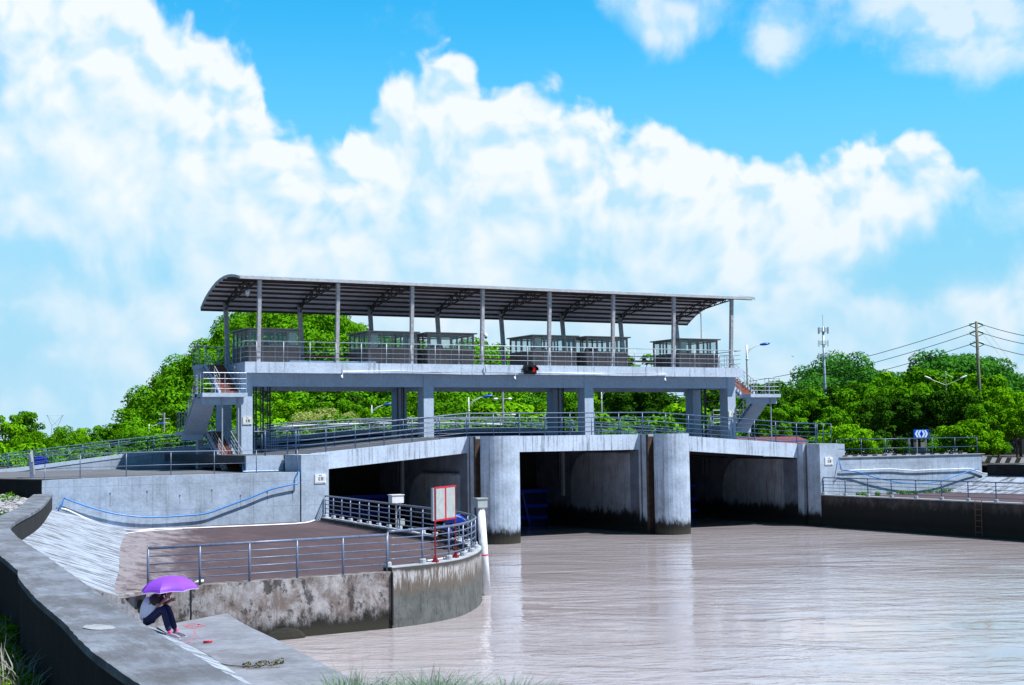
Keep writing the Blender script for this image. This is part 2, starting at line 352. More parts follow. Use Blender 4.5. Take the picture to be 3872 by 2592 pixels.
def umbrella_mat(name, c1, trans=0.35):
    m, q, b = base_mat(name)
    q.n.remove(b)
    df = q.new('ShaderNodeBsdfDiffuse'); tr = q.new('ShaderNodeBsdfTranslucent'); mx = q.new('ShaderNodeMixShader')
    gl = q.new('ShaderNodeBsdfGlossy'); gl.inputs['Roughness'].default_value = 0.45; m2 = q.new('ShaderNodeMixShader'); m2.inputs[0].default_value = 0.05
    df.inputs[0].default_value = (*c1, 1); tr.inputs[0].default_value = (*c1, 1); mx.inputs[0].default_value = trans
    q.l.new(df.outputs[0], mx.inputs[1]); q.l.new(tr.outputs[0], mx.inputs[2])
    q.l.new(mx.outputs[0], m2.inputs[1]); q.l.new(gl.outputs[0], m2.inputs[2])
    q.l.new(m2.outputs[0], q.n['Material Output'].inputs[0])
umbrella_mat('umbrella_purple', (0.36, 0.10, 0.85))
umbrella_mat('umbrella_blue', (0.02, 0.09, 0.60))
def patterned():
    m, q, b = base_mat('shirt_patterned')
    o = q.new('ShaderNodeTexCoord').outputs['Object']
    n = q.noise(o, 16, 3, 0.6)
    q.put(b.inputs['Base Color'], q.mix(q.ss(n, 0.48, 0.56), (0.01, 0.015, 0.09), (0.12, 0.16, 0.5)))
    b.inputs['Roughness'].default_value = 0.8
patterned()
def glass():
    m, q, b = base_mat('window_glass'); q.n.remove(b)
    g = q.new('ShaderNodeBsdfGlossy'); g.inputs['Roughness'].default_value = 0.03; g.inputs[0].default_value = (0.8, 0.9, 0.92, 1)
    tr = q.new('ShaderNodeBsdfTransparent'); tr.inputs[0].default_value = (0.95, 0.97, 0.97, 1)
    mx = q.new('ShaderNodeMixShader'); mx.inputs[0].default_value = 0.11
    q.l.new(tr.outputs[0], mx.inputs[1]); q.l.new(g.outputs[0], mx.inputs[2]); q.l.new(mx.outputs[0], q.n['Material Output'].inputs[0])
glass()
def leaf_mat(name, c1, c2, trans=0.4):
    m, q, b = base_mat(name); q.n.remove(b)
    o = q.new('ShaderNodeNewGeometry')
    n = q.noise(o.outputs['Position'], 0.25, 3, 0.6)
    at = q.new('ShaderNodeAttribute'); at.attribute_name = 'tint'
    oi = q.new('ShaderNodeObjectInfo')
    f = q.m('ADD', q.m('ADD', q.m('MULTIPLY', at.outputs['Fac'], 0.45), q.m('MULTIPLY', n, 0.45)), q.m('MULTIPLY', oi.outputs['Random'], 0.3))
    c = q.mix(q.lin(f, 0.25, 0.95), c1, c2)
    df = q.new('ShaderNodeBsdfDiffuse'); tr = q.new('ShaderNodeBsdfTranslucent'); mx = q.new('ShaderNodeMixShader'); mx.inputs[0].default_value = trans
    q.put(df.inputs[0], c); q.put(tr.inputs[0], q.mix(1.0, c, (1.3, 1.25, 0.5), 'MULTIPLY'))
    q.l.new(df.outputs[0], mx.inputs[1]); q.l.new(tr.outputs[0], mx.inputs[2])
    q.l.new(mx.outputs[0], q.n['Material Output'].inputs[0])
leaf_mat('leaf_bright', (0.02, 0.10, 0.002), (0.20, 0.50, 0.008), 0.14)
leaf_mat('leaf_mid', (0.012, 0.06, 0.002), (0.14, 0.41, 0.010), 0.12)
leaf_mat('leaf_dark', (0.006, 0.03, 0.003), (0.055, 0.17, 0.010), 0.12)
leaf_mat('leaf_far', (0.012, 0.07, 0.018), (0.10, 0.36, 0.03), 0.15)
leaf_mat('leaf_cream', (0.12, 0.24, 0.03), (0.48, 0.52, 0.20), 0.3)
leaf_mat('grass_blade', (0.10, 0.17, 0.10), (0.40, 0.47, 0.52), 0.3)
leaf_mat('grass_green', (0.06, 0.24, 0.005), (0.28, 0.52, 0.02), 0.4)
leaf_mat('dry_stem', (0.16, 0.15, 0.12), (0.40, 0.40, 0.38), 0.2)
def water_mat():
    m, q, b = base_mat('muddy_water')
    o = q.new('ShaderNodeNewGeometry').outputs['Position']
    p = q.scale(o, (1, 1, 1), rot=(0, 0, YAW))       # ripples lie across the current
    n0 = q.noise(q.scale(p, (0.05, 0.10, 1)), 1.0, 4, 0.6)
    n1 = q.noise(q.scale(p, (0.16, 0.36, 1)), 1.0, 4, 0.55, 0.9)
    n2 = q.noise(q.scale(p, (0.75, 1.35, 1)), 1.0, 4, 0.6, 0.8)
    n3 = q.noise(q.scale(p, (2.6, 4.4, 1)), 1.0, 3, 0.6)
    calm = q.lin(n0, 0.40, 0.60, 0.15, 1.3)
    h = q.m('ADD', q.m('MULTIPLY', n1, 0.42), q.m('ADD', q.m('MULTIPLY', q.m('MULTIPLY', n2, calm), 0.26), q.m('MULTIPLY', q.m('MULTIPLY', n3, calm), 0.045)))
    c = q.mix(q.lin(q.m('ADD', n0, q.m('MULTIPLY', n1, 0.5)), 0.55, 0.95), (0.37, 0.325, 0.335), (0.47, 0.43, 0.455))
    q.put(b.inputs['Base Color'], c)
    b.inputs['Roughness'].default_value = 0.05; b.inputs['IOR'].default_value = 1.40
    bp = q.new('ShaderNodeBump'); bp.inputs['Strength'].default_value = 1.0; bp.inputs['Distance'].default_value = 0.17
    q.put(bp.inputs['Height'], h); q.put(b.inputs['Normal'], bp)
water_mat()

# ------------------------------------------------------------------ mesh builder
WL = {}   # world location of every object made here
class MB:
    def __init__(s): s.v = []; s.f = []
    def add(s, vs, fs):
        k = len(s.v); s.v += [tuple(map(float, a)) for a in vs]; s.f += [tuple(k+i for i in f) for f in fs]; return s
    def box(s, x0, x1, y0, y1, z0, z1):
        return s.add([(x0,y0,z0),(x1,y0,z0),(x1,y1,z0),(x0,y1,z0),(x0,y0,z1),(x1,y0,z1),(x1,y1,z1),(x0,y1,z1)],
                     [(0,3,2,1),(4,5,6,7),(0,1,5,4),(1,2,6,5),(2,3,7,6),(3,0,4,7)])
    def bar(s, a, b, w, h, up=(0, 0, 1)):
        a = Vector(a); b = Vector(b); d = (b-a).normalized(); up = Vector(up)
        if abs(d.dot(up)) > 0.98: up = Vector((0, 1, 0))
        x = d.cross(up).normalized(); y = x.cross(d)
        vs = [p+x*sx*w/2+y*sy*h/2 for p in (a, b) for sx, sy in ((-1,-1),(1,-1),(1,1),(-1,1))]
        return s.add(vs, [(0,1,2,3),(7,6,5,4),(0,4,5,1),(1,5,6,2),(2,6,7,3),(3,7,4,0)])
    def tube(s, pts, r, n=8, cap=True):
        pts = [Vector(p) for p in pts]; R = r if isinstance(r, (list, tuple)) else [r]*len(pts)
        k = len(s.v); ref = None
        for i, p in enumerate(pts):
            d = (pts[min(i+1, len(pts)-1)]-pts[max(i-1, 0)]).normalized()
            if ref is None: ref = Vector((0, 0, 1)) if abs(d.z) < 0.9 else Vector((1, 0, 0))
            x = d.cross(ref).normalized(); y = x.cross(d).normalized()
            for j in range(n):
                a = 2*PI*j/n; s.v.append(tuple(p+(x*math.cos(a)+y*math.sin(a))*R[i]))
        for i in range(len(pts)-1):
            for j in range(n):
                s.f.append((k+i*n+j, k+i*n+(j+1) % n, k+(i+1)*n+(j+1) % n, k+(i+1)*n+j))
        if cap: s.f.append(tuple(k+j for j in reversed(range(n)))); s.f.append(tuple(k+(len(pts)-1)*n+j for j in range(n)))
        return s
    def prism(s, poly, z0, z1, axis='z'):
        """poly: outline; extruded along axis between z0 and z1 (numbers or per-vertex lists)"""
        n = len(poly); A = z0 if isinstance(z0, (list, tuple)) else [z0]*n; B = z1 if isinstance(z1, (list, tuple)) else [z1]*n
        mk = {'z': lambda p, q: (p[0], p[1], q), 'x': lambda p, q: (q, p[0], p[1]), 'y': lambda p, q: (p[0], q, p[1])}[axis]
        vs = [mk(p, a) for p, a in zip(poly, A)]+[mk(p, b) for p, b in zip(poly, B)]
        return s.add(vs, [tuple(reversed(range(n))), tuple(range(n, 2*n))]+[(i, (i+1) % n, n+(i+1) % n, n+i) for i in range(n)])
    def lathe(s, prof, c=(0, 0, 0), n=16):
        k = len(s.v)
        for r, z in prof:
            for j in range(n): a = 2*PI*j/n; s.v.append((c[0]+r*math.cos(a), c[1]+r*math.sin(a), c[2]+z))
        for i in range(len(prof)-1):
            for j in range(n): s.f.append((k+i*n+j, k+i*n+(j+1) % n, k+(i+1)*n+(j+1) % n, k+(i+1)*n+j))
        s.f.append(tuple(k+j for j in reversed(range(n)))); s.f.append(tuple(k+(len(prof)-1)*n+j for j in range(n)))
        return s
    def ell(s, c, r, n=10, m=7):
        return s.lathe([(max(0.001, math.sin(PI*i/m))*1.0, -math.cos(PI*i/m)) for i in range(m+1)], (0, 0, 0), n)._fit(c, r, n*(m+1))
    def _fit(s, c, r, cnt):
        for i in range(len(s.v)-cnt, len(s.v)):
            x, y, z = s.v[i]; s.v[i] = (c[0]+x*r[0], c[1]+y*r[1], c[2]+z*r[2])
        return s
    def xf(s, fn): s.v = [tuple(fn(Vector(p))) for p in s.v]; return s
    def build(s, name, mat, parent=None, loc=None, smooth=False, recalc=True):
        P = WL.get(parent.name, Vector((0, 0, 0))) if parent else Vector((0, 0, 0))
        L = Vector(loc) if loc is not None else (P if parent else Vector((0, 0, 0)))
        me = bpy.data.meshes.new(name)
        me.from_pydata([(a[0]-L.x, a[1]-L.y, a[2]-L.z) for a in s.v], [], s.f)
        if recalc:
            import bmesh
            bm = bmesh.new(); bm.from_mesh(me); bmesh.ops.recalc_face_normals(bm, faces=bm.faces); bm.to_mesh(me); bm.free()
        for m in (mat if isinstance(mat, (list, tuple)) else [mat]): me.materials.append(MATS[m])
        if smooth: me.polygons.foreach_set('use_smooth', [True]*len(me.polygons))
        o = bpy.data.objects.new(name, me); COL.objects.link(o)
        o.parent = parent; o.location = L-P; WL[o.name] = L
        return o
def tag(o, label=None, cat=None, group=None, kind=None):
    if label: o['label'] = label
    if cat: o['category'] = cat
    if group: o['group'] = group
    if kind: o['kind'] = kind
    return o
def empty(name, loc, label=None, cat=None, group=None):
    o = bpy.data.objects.new(name, None); COL.objects.link(o); o.location = loc; o.empty_display_size = 0.2
    WL[o.name] = Vector(loc); return tag(o, label, cat, group)
def copy_tree(o, parent=None, loc=None, rz=None, sc=None):
    c = o.copy(); COL.objects.link(c); c.parent = parent
    if loc is not None: c.location = loc; WL[c.name] = Vector(loc)
    if rz is not None: c.rotation_euler = (0, 0, rz)
    if sc is not None: c.scale = (sc,)*3
    for ch in o.children: copy_tree(ch, c)
    return c
def struct(name, mb, mat, **k): return tag(mb.build(name, mat, **k), kind='structure')

def railing(name, label, cat, path, h, nmid, spacing, rt, rm, rp, mat, group=None, bottom=None, plinth=None, postmat=None, skip_first=False, ends=(0, 0)):
    """path: base points; a top rail, nmid mid rails, posts; plinth = size of the cement foot under each post"""
    path = [Vector(p) for p in path]
    th = empty(name, path[0], label, cat, group)
    off = lambda k: [p+Vector((0, 0, k)) for p in path]
    MB().tube(off(h), rt, 8).build('top_rail', mat, th, smooth=True)
    lo = h/(nmid+1) if bottom is None else bottom
    for i in range(nmid):
        zz = lo+(h-lo)*i/nmid
        MB().tube(off(zz), rm, 6).build('rail', mat, th, smooth=True)
    L = [0]
    for a, b in zip(path, path[1:]): L.append(L[-1]+(b-a).length)
    n = max(1, round(L[-1]/spacing)); first = None; fpl = None
    for i in range(n+1):
        dd = L[-1]*i/n; k = max(j for j in range(len(L)) if L[j] <= dd+1e-6); k = min(k, len(path)-2)
        p = path[k].lerp(path[k+1], (dd-L[k])/max(1e-6, L[k+1]-L[k]))
        if first is None:
            first = MB().tube([p+Vector((0, 0, -0.05)), p+Vector((0, 0, h-rt*0.4))], rp, 8).build('post', postmat or mat, th, loc=p, smooth=True)
            if plinth: fpl = MB().lathe([(plinth, 0), (plinth, 0.12), (plinth*0.8, 0.15)], p, 10).build('post_foot', 'curb_concrete', first, loc=p)
        else:
            c = first.copy(); COL.objects.link(c); c.parent = th; c.location = p-path[0]
            if fpl: e = fpl.copy(); COL.objects.link(e); e.parent = c
    return th
# ------------------------------------------------------------------ plan of the place (x along the sluice, y away from the river reach, z up from the water)
def lerp_pts(pts, x):
    for a, b in zip(pts, pts[1:]):
        if x <= b[0]: return a[1]+(b[1]-a[1])*max(0, (x-a[0])/(b[0]-a[0]))
    return pts[-1][1]
def ztop(x): return lerp_pts([(-99, 4.95), (1.2, 4.95), (10.4, 5.73), (22.9, 5.73), (33.3, 5.02), (34.8, 4.97), (99, 4.97)], x)
def smooth_path(pts, n=8):
    P = [Vector((p[0], p[1], p[2] if len(p) > 2 else 0)) for p in pts]; P = [P[0]*2-P[1]]+P+[P[-1]*2-P[-2]]; r = []
    for i in range(1, len(P)-2):
        for k in range(n):
            s = k/n; a, b, c, e = P[i-1:i+3]
            r.append(0.5*((2*b)+(c-a)*s+(2*a-5*b+4*c-e)*s*s+(3*b-a-3*c+e)*s*s*s))
    r.append(P[-2]); return r
WY = -9.9
# ---- water
struct('water', MB().add([(-40,-160,0),(90,-160,0),(90,9,0),(-40,9,0)], [(0,1,2,3)]), 'muddy_water')
# ---- ground north of the sluice, out to the horizon
struct('ground', MB().add([(-2500,9.2,3.85),(2500,9.2,3.85),(2500,4000,3.85),(-2500,4000,3.85)], [(0,1,2,3)]), 'soil')
# ---- slab-topped parapet along the left bank
INN = smooth_path([(-11.9,-9.95),(-14.7,-23.45),(-17.1,-33.2),(-17.85,-38.6),(-18.4,-46.5),(-18.95,-54.2),(-19.3,-59.6),(-19.5,-65),(-19.9,-75),(-20.4,-95)], 6)
OUT = []
for i, p in enumerate(INN):
    d_ = (INN[min(i+1, len(INN)-1)]-INN[max(i-1, 0)]).normalized(); w = 0.75+0.12*math.sin(i*0.9)*0.2+(0.1 if p.y < -50 else 0)
    OUT.append(p+Vector((d_.y, -d_.x, 0))*w)
def band(inn, outp, z0, z1, jit=0.0):
    b = MB(); n = len(inn); vs = []
    for p, q in zip(inn, outp):
        j = random.uniform(-jit, jit)
        vs += [(p.x, p.y, z0), (p.x+j*0.5, p.y, z1+j), (q.x+j, q.y, z1+j*0.5), (q.x, q.y, z0)]
    fs = [(0,1,2,3), tuple(4*(n-1)+k for k in (3,2,1,0))]
    for i in range(n-1):
        for k in range(4): fs.append((4*i+k, 4*i+(k+1) % 4, 4*i+4+(k+1) % 4, 4*i+4+k))
    return b.add(vs, fs)
def dense(pts, n): 
    r = []
    for a, b in zip(pts, pts[1:]):
        for k in range(n): r.append(a.lerp(b, k/n))
    return r+[pts[-1]]
dI, dO = dense(INN, 5), dense(OUT, 5)
pw = empty('parapet_wall', (-17.5,-38,0), 'long low grey concrete bank wall with a worn flat top curving into the left foreground', 'wall')
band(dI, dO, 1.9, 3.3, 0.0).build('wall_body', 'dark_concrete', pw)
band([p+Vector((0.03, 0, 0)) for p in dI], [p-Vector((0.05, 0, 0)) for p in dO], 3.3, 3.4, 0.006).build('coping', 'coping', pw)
# mirrored one on the right bank
RI = [Vector((p.x*-1+34.95, p.y, 0)) for p in INN if p.y > -80]; RO = [Vector((p.x*-1+34.95, p.y, 0)) for p in OUT[:len(RI)]]
pr = empty('parapet_wall', (52,-30,0), 'black shaded parapet wall at the far right behind the paved slope', 'wall')
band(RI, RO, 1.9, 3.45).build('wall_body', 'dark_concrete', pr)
# ---- upper paved slope and lower slope
TOPZ = 2.68
foot = smooth_path([(-8.45,-9.85),(-11.1,-20.2),(-13.45,-30.6),(-14.85,-36.4),(-15.15,-39.0)], 6)
inn = [p for p in INN if p.y > -39.2]
def strip(a, za, b, zb, n=24):
    m = MB(); A = [a[0].lerp(a[-1], 0)]; vs = []
    def at(pts, s):
        L = [0]
        for p, q in zip(pts, pts[1:]): L.append(L[-1]+(q-p).length)
        d_ = L[-1]*s; k = min(max(j for j in range(len(L)) if L[j] <= d_+1e-6), len(pts)-2)
        return pts[k].lerp(pts[k+1], (d_-L[k])/max(1e-6, L[k+1]-L[k]))
    for i in range(n+1):
        p, q = at(a, i/n), at(b, i/n)
        for k in range(5):
            r = p.lerp(q, k/4); vs.append((r.x, r.y, za+(zb-za)*k/4+(0.02*math.sin(i*1.7+k) if 0 < k < 4 else 0)))
    fs = [(5*i+k, 5*i+k+1, 5*i+6+k, 5*i+5+k) for i in range(n) for k in range(4)]
    return m.add(vs, fs)
struct('river_bank', strip(inn, TOPZ, foot, 1.655), 'slope_paving')
inn2 = [p for p in INN if p.y < -38.6]; foot2 = smooth_path([(-14.42,-39.0),(-14.5,-44.6),(-14.85,-49),(-15.3,-58),(-16.0,-75),(-16.5,-95)], 4)
inn2[0] = Vector((inn2[0].x, -39.0, 0))
lowslope = struct('river_bank', strip(inn2, 2.28, foot2, 0.86), 'slope_paving')
e0 = INN[[i for i, p in enumerate(INN) if p.y < -38.6][0]]
endw = MB().prism([(-14.3,0.7),(-15.15,1.65),(-15.3,1.72),(e0.x-0.1,2.75),(e0.x-0.1,2.2)], -39.06, -38.7, 'y').build('slope_end_wall', 'old_wall')
tag(endw, 'low stained concrete face ending the paved slope behind the seated person', 'wall')
MRX = 34.95
inr = [Vector((MRX-p.x, p.y, 0)) for p in INN if p.y > -70]; ftr = smooth_path([(43.3,-9.85),(45.6,-20.2),(47.2,-30.6),(48.3,-40),(49,-70)], 5)
struct('river_bank', strip(inr, TOPZ+0.05, ftr, 1.755), 'slope_paving')
# ---- ledge at the water's edge
lo_out = smooth_path([(-11.9,-37.25),(-12.2,-40),(-12.45,-44),(-12.95,-50),(-13.7,-60),(-14.6,-75),(-15,-95)], 4)
lo_in = smooth_path([(-14.3,-38.95),(-14.42,-41),(-14.5,-44.6),(-14.85,-49),(-15.3,-58),(-16.0,-75),(-16.5,-95)], 4)
struct('ledge_walkway', band(lo_in, lo_out, -0.3, 0.86, 0.0), 'ledge_concrete')
# ---- left platform: surface, old straight wall, curved wall with curb
STR = [Vector(p) for p in [(-15.2,-38.75,0),(-14.2,-37.75,0),(-12.0,-37.3,0),(-6.72,-36.88,0)]]
CUR = smooth_path([(-6.68,-36.88,0),(-5.2,-36.4,0),(-3.8,-35.55,0),(-2.6,-34.2,0),(-1.7,-32.9,0),(-0.95,-31.5,0),(-0.42,-29.9,0),(0.1,-27.2,0),(0.5,-22,0),(0.95,-16,0),(1.42,-10.0,0)], 5)
def inset(path, w):
    r = []
    for i, p in enumerate(path):
        d_ = (path[min(i+1, len(path)-1)]-path[max(i-1, 0)]).normalized(); r.append(p+Vector((-d_.y, d_.x, 0))*w)
    return r
sw = band(STR, inset(STR, 0.45), -0.4, 1.70).build('old_retaining_wall', 'old_wall'); tag(sw, 'blotchy brown and white retaining wall at the front of the railed left platform', 'wall')
sc_ = band(CUR, inset(CUR, 0.42), -0.4, 1.80).build('curved_retaining_wall', 'curved_wall2')
tag(sc_, 'streaked grey-brown retaining wall curving round the tip of the left platform', 'wall')
cc = band(inset(CUR, -0.004), inset(CUR, 0.44), 1.802, 1.835).build('curb_cap', 'curb_concrete', sc_)
si = MB().ell((-10.2,-37.3,0.0), (0.62, 0.10, 0.34)).build('drain_mouth', 'pier_slot', sw)
MB().tube([(-14.55,-38.2,1.38),(-14.5,-38.0,1.38)], 0.11, 14).build('drain_hole', 'black_plastic', sw)
for x_ in (-13.0, -6.70):
    MB().box(x_-0.02, x_+0.02, -37.55+(0.03 if x_ < -10 else 0.58), -37.2+(0.1 if x_ < -10 else 0.5), 0.1, 1.68).build('crack', 'black_plastic', sw)
plat = [(p.x, p.y) for p in foot]+[(-14.3,-38.2)]+[(p.x, p.y) for p in inset(STR, 0.2)[1:]]+[(p.x, p.y) for p in inset(CUR, 0.2)]
struct('platform_paving', MB().add([(x, y, 1.655) for x, y in plat], [tuple(range(len(plat)))]), 'platform_paving')
# ---- right platform and its black wall
RW = [Vector((33.35,-9.45,0)), Vector((33.55,-20,0)), Vector((33.9,-40,0)), Vector((34.2,-70,0))]
rwall = band([p for p in RW], [p+Vector((0.45,0,0)) for p in RW], -0.4, 1.86).build('quay_wall', 'shade_stain_wall')
tag(rwall, 'stained quay wall coloured shade-black under the right hand railing', 'wall')
band([p+Vector((-0.03,0,0)) for p in RW], [p+Vector((0.47,0,0)) for p in RW], 1.86, 1.92).build('coping', 'curb_concrete', rwall)
pr2 = [(p.x+0.3, p.y) for p in reversed(RW)]+[(p.x, p.y) for p in ftr]
struct('platform_paving', MB().add([(x, y, 1.76) for x, y in pr2], [tuple(range(len(pr2)))]), 'platform_paving')
# ---- retaining walls under the promenades
lw = MB().prism([(-12.35, 4.02), (-7.0, 4.10), (-0.07, 4.10), (-0.07, 1.0), (-12.35, 1.0)], -9.9, -9.45, 'y').build('retaining_wall', 'wall_concrete')
tag(lw, 'broad pale concrete retaining wall behind the left platform with a sagging blue pipe', 'wall')
for x_ in (-9.3, -7.6, -6.05, -4.5, -3.1, -1.75, -0.45):
    zz = 3.0+0.35*random.random()
    MB().box(x_-0.006, x_+0.006, -9.905, -9.90, zz-0.35-0.3*random.random(), zz).build('seep_stain', 'rust_steel', lw)
    MB().box(x_-0.025, x_+0.025, -9.92, -9.90, zz, zz+0.05).build('weep_hole', 'steel_dark', lw)
MB().box(-0.075, -0.02, -9.86, -9.5, 1.6, 4.0).build('expansion_joint', 'black_plastic', lw)
rw2 = MB().prism([(34.86, 4.12), (46.95, 4.12), (46.95, 3.6), (46.95, 1.0), (34.86, 1.0)], -9.4, -9.0, 'y').build('retaining_wall', 'wall_concrete')
tag(rw2, 'pale retaining wall behind the right platform with a sagging blue pipe', 'wall')
MB().box(34.86, 47.2, -9.47, -8.95, 4.121, 4.16).build('coping', 'curb_concrete', rw2)
# promenade surfaces, deck kept 8 mm under the wall tops
struct('promenade_paving', MB().add([(-12.3,-9.46,4.06),(0.0,-9.46,4.09),(0.0,9.3,4.09),(-60,9.3,3.95),(-60,20,3.95),(-61,20,3.95),(-61,14,3.9),(-13.5,-5.9,4.04)], [(0,1,2,3,6,7)]), 'promenade_paving')
bw = band([Vector((-12.36,-9.9,0)),Vector((-13.6,-5.95,0)),Vector((-61,14,0))], [Vector((-11.9,-9.5,0)),Vector((-13.3,-5.6,0)),Vector((-61,14.5,0))], 2.4, 4.03).build('side_retaining_wall', 'dark_concrete')
tag(bw, 'dark shaded wall dropping from the left promenade to the rubble ground', 'wall')
struct('promenade_paving', MB().add([(34.8,-9.0,4.10),(46.9,-9.0,4.10),(46.9,9.3,4.05),(34.8,9.3,4.10)], [(0,1,2,3)]), 'promenade_paving')
# ---- rough land left of the parapet
def land(name, x0, x1, y0, y1, nx, ny, fn, mat):
    vs = []; fs = []
    for j in range(ny+1):
        for i in range(nx+1):
            s, q = i/nx, j/ny; y = y0+(y1-y0)*q; a, b = x0(y) if callable(x0) else x0, x1(y) if callable(x1) else x1
            x = a+(b-a)*s; vs.append((x, y, fn(x, y, s)))
    for j in range(ny):
        for i in range(nx): k = j*(nx+1)+i; fs.append((k, k+1, k+nx+2, k+nx+1))
    return struct(name, MB().add(vs, fs), mat)
def outx(y): 
    P_ = sorted([(p.y, p.x) for p in OUT]); return lerp_pts(P_, y)+0.02
def lz(x, y, s):
    base = lerp_pts([(-95, 2.3), (-66, 2.15), (-50, 2.0), (-36, 2.35), (-24, 2.85), (-13, 3.1), (-6, 3.2)], y)
    rise = 0.45*min(1, (1-s)*1.6)*(1 if y > -40 else 0.3)
    cd_ = math.hypot(x-CAM[0], y-CAM[1]); base = max(base+rise, 4.12-max(0, cd_-3.0)*0.42)
    return base+0.05*math.sin(x*3.1+y*1.7)+0.04*math.sin(x*7.3-y*5.1)
land('ground', -75, outx, -95, -5.9, 70, 150, lz, 'soil')
land('ground', lambda y: MRX-outx(y), 150, -90, -9.1, 20, 20, lambda x, y, s: 3.3+0.08*min(1, s*8), 'soil')
struct('ground', MB().add([(46.9,-9.1,3.37),(150,-9.1,3.37),(150,9.3,3.6),(46.9,9.3,3.6)], [(0,1,2,3)]), 'soil')

# ------------------------------------------------------------------ sluice piers and abutments
def pier(cx, label, ptop, pz):
    t_ = empty('bridge_pier', (cx, -2, 0), label, 'pier', 'sluice piers standing in the river')
    w = 1.12; arc = [(cx+w*math.cos(a), -9.05-0.95*math.sin(a)) for a in np.linspace(0, PI, 15)]
    R = [(cx+w, 8.9), (cx+w, -8.0), (cx+w-0.3, -8.0), (cx+w-0.3, -8.5), (cx+w, -8.5)]
    L = [(cx-w, -8.55), (cx-w+0.3, -8.55), (cx-w+0.3, -8.95), (cx-w, -8.95)] 
    head = [(cx+w, -7.4), (cx+w, -8.3), (cx+w-0.5, -8.3), (cx+w-0.5, -8.92), (cx+w, -8.92)]+arc+[(cx-w, -8.98), (cx-w+0.5, -8.98), (cx-w+0.5, -8.3), (cx-w, -8.3), (cx-w, -7.4)]
    MB().prism(head, -0.5, 5.745).build('cutwater', 'pier_concrete', t_, loc=(cx, -2, 0))
    MB().box(cx-w, cx+w, -7.4, 8.9, -0.5, 4.78).build('pier_wall', 'pier_side_shade', t_)
    for s in (-1, 1):
        MB().box(cx+s*(w-0.49), cx+s*(w-0.44), -8.90, -8.32, 0.0, 5.6).box(cx+s*(w-0.44), cx+s*(w-0.02), -8.33, -8.305, 0.0, 5.6).build('stoplog_slot', 'rust_dark', t_)  # rusty lining, with the shade of the recess put into its dark colour
        MB().box(cx+s*(w-0.02), cx+s*(w+0.012), -8.42, -8.2, 0.2, 5.72).build('rust_channel', 'rust_dark', t_)
        MB().box(cx+s*(w-0.02), cx+s*(w+0.008), -7.75, -7.6, 0.2, 5.70).build('rust_stain', 'pier_slot', t_)
        x0, x1 = (cx-w-0.10, cx-w) if s < 0 else (cx+w, cx+w+0.10)
        arcp = [(0.3-1.9*(1-math.cos(a)), pz-1.9*(1-math.sin(a))) for a in np.linspace(0, PI/2, 9)]
        pl = [(-6.45, -0.4), (0.3, -0.4)]+arcp+[(-6.45, pz)]
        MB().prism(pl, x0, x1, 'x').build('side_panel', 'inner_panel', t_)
        MB().box(x0-(0.03 if s < 0 else -0.03)-0.06, x1+0.06, -6.45, -1.7, pz, pz+0.10).build('panel_ledge', 'coping', t_)
    for s in (-1, 1): MB().box(cx+s*w, cx+s*(w+0.16), 1.2, 1.45, 1.9, 4.7).build('guide_post', 'galvanised', t_)
    return t_
pier(11.52, 'nearer round-nosed concrete pier standing between left and middle bays', None, 3.6)
pier(22.65, 'farther round-nosed concrete pier standing between middle and right bays', None, 4.6)
al = empty('abutment', (0.7, -5, 0), 'left abutment block under the bridge carrying a white notice beside the crack', 'abutment')
MB().prism([(0.0, 0.5), (1.44, 0.5), (1.44, 4.955), (0.0, 4.945)], -9.9, -7.42, 'y').build('front_block', 'abutment_concrete', al)
MB().box(-3, 1.44, -7.42, 8.9, -0.5, 4.05).build('side_wall', 'pier_side_shade', al)
MB().box(-0.02, 1.44, -9.9, -7.43, -0.5, 0.495).build('footing', 'shade_stain_wall', al)
ar = empty('abutment', (34, -5, 0), 'right abutment block with a rusty slot and a white notice on its bright face', 'abutment')
MB().prism([(34.83,-9.4),(34.83,-7.35),(33.30,-7.35),(33.30,-7.9),(33.55,-7.9),(33.55,-8.3),(33.30,-8.3),(33.36,-9.4)], -0.5, 5.0).build('front_block', 'pier_concrete', ar)
MB().box(33.30, 37, -7.34, 8.9, -0.5, 4.05).build('side_wall', 'pier_side_shade', ar)
MB().box(33.50, 33.53, -8.29, -7.91, 0.3, 4.9).build('stoplog_slot', 'pier_slot', ar)
MB().box(33.36, 34.83, -9.415, -9.40, 1.9, 5.0).build('bright_face', 'abutment_concrete', ar)
arcp = [(0.3-1.9*(1-math.cos(a)), 4.05-1.9*(1-math.sin(a))) for a in np.linspace(0, PI/2, 9)]
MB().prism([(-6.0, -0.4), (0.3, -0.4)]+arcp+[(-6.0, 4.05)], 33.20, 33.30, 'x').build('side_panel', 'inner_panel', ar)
# walls rising beside the left abutment up to the bridge deck
pc = MB().box(-2.0, -0.03, -7.3, -7.05, 4.1, 4.93).build('side_wall', 'abutment_concrete'); tag(pc, 'low pale wall standing on the left promenade beside the stair foot', 'wall')
pc2 = MB().box(34.86, 37.2, -7.3, -7.05, 4.1, 4.95).build('side_wall', 'abutment_concrete'); tag(pc2, 'low pale wall standing on the right promenade beside the abutment', 'wall')
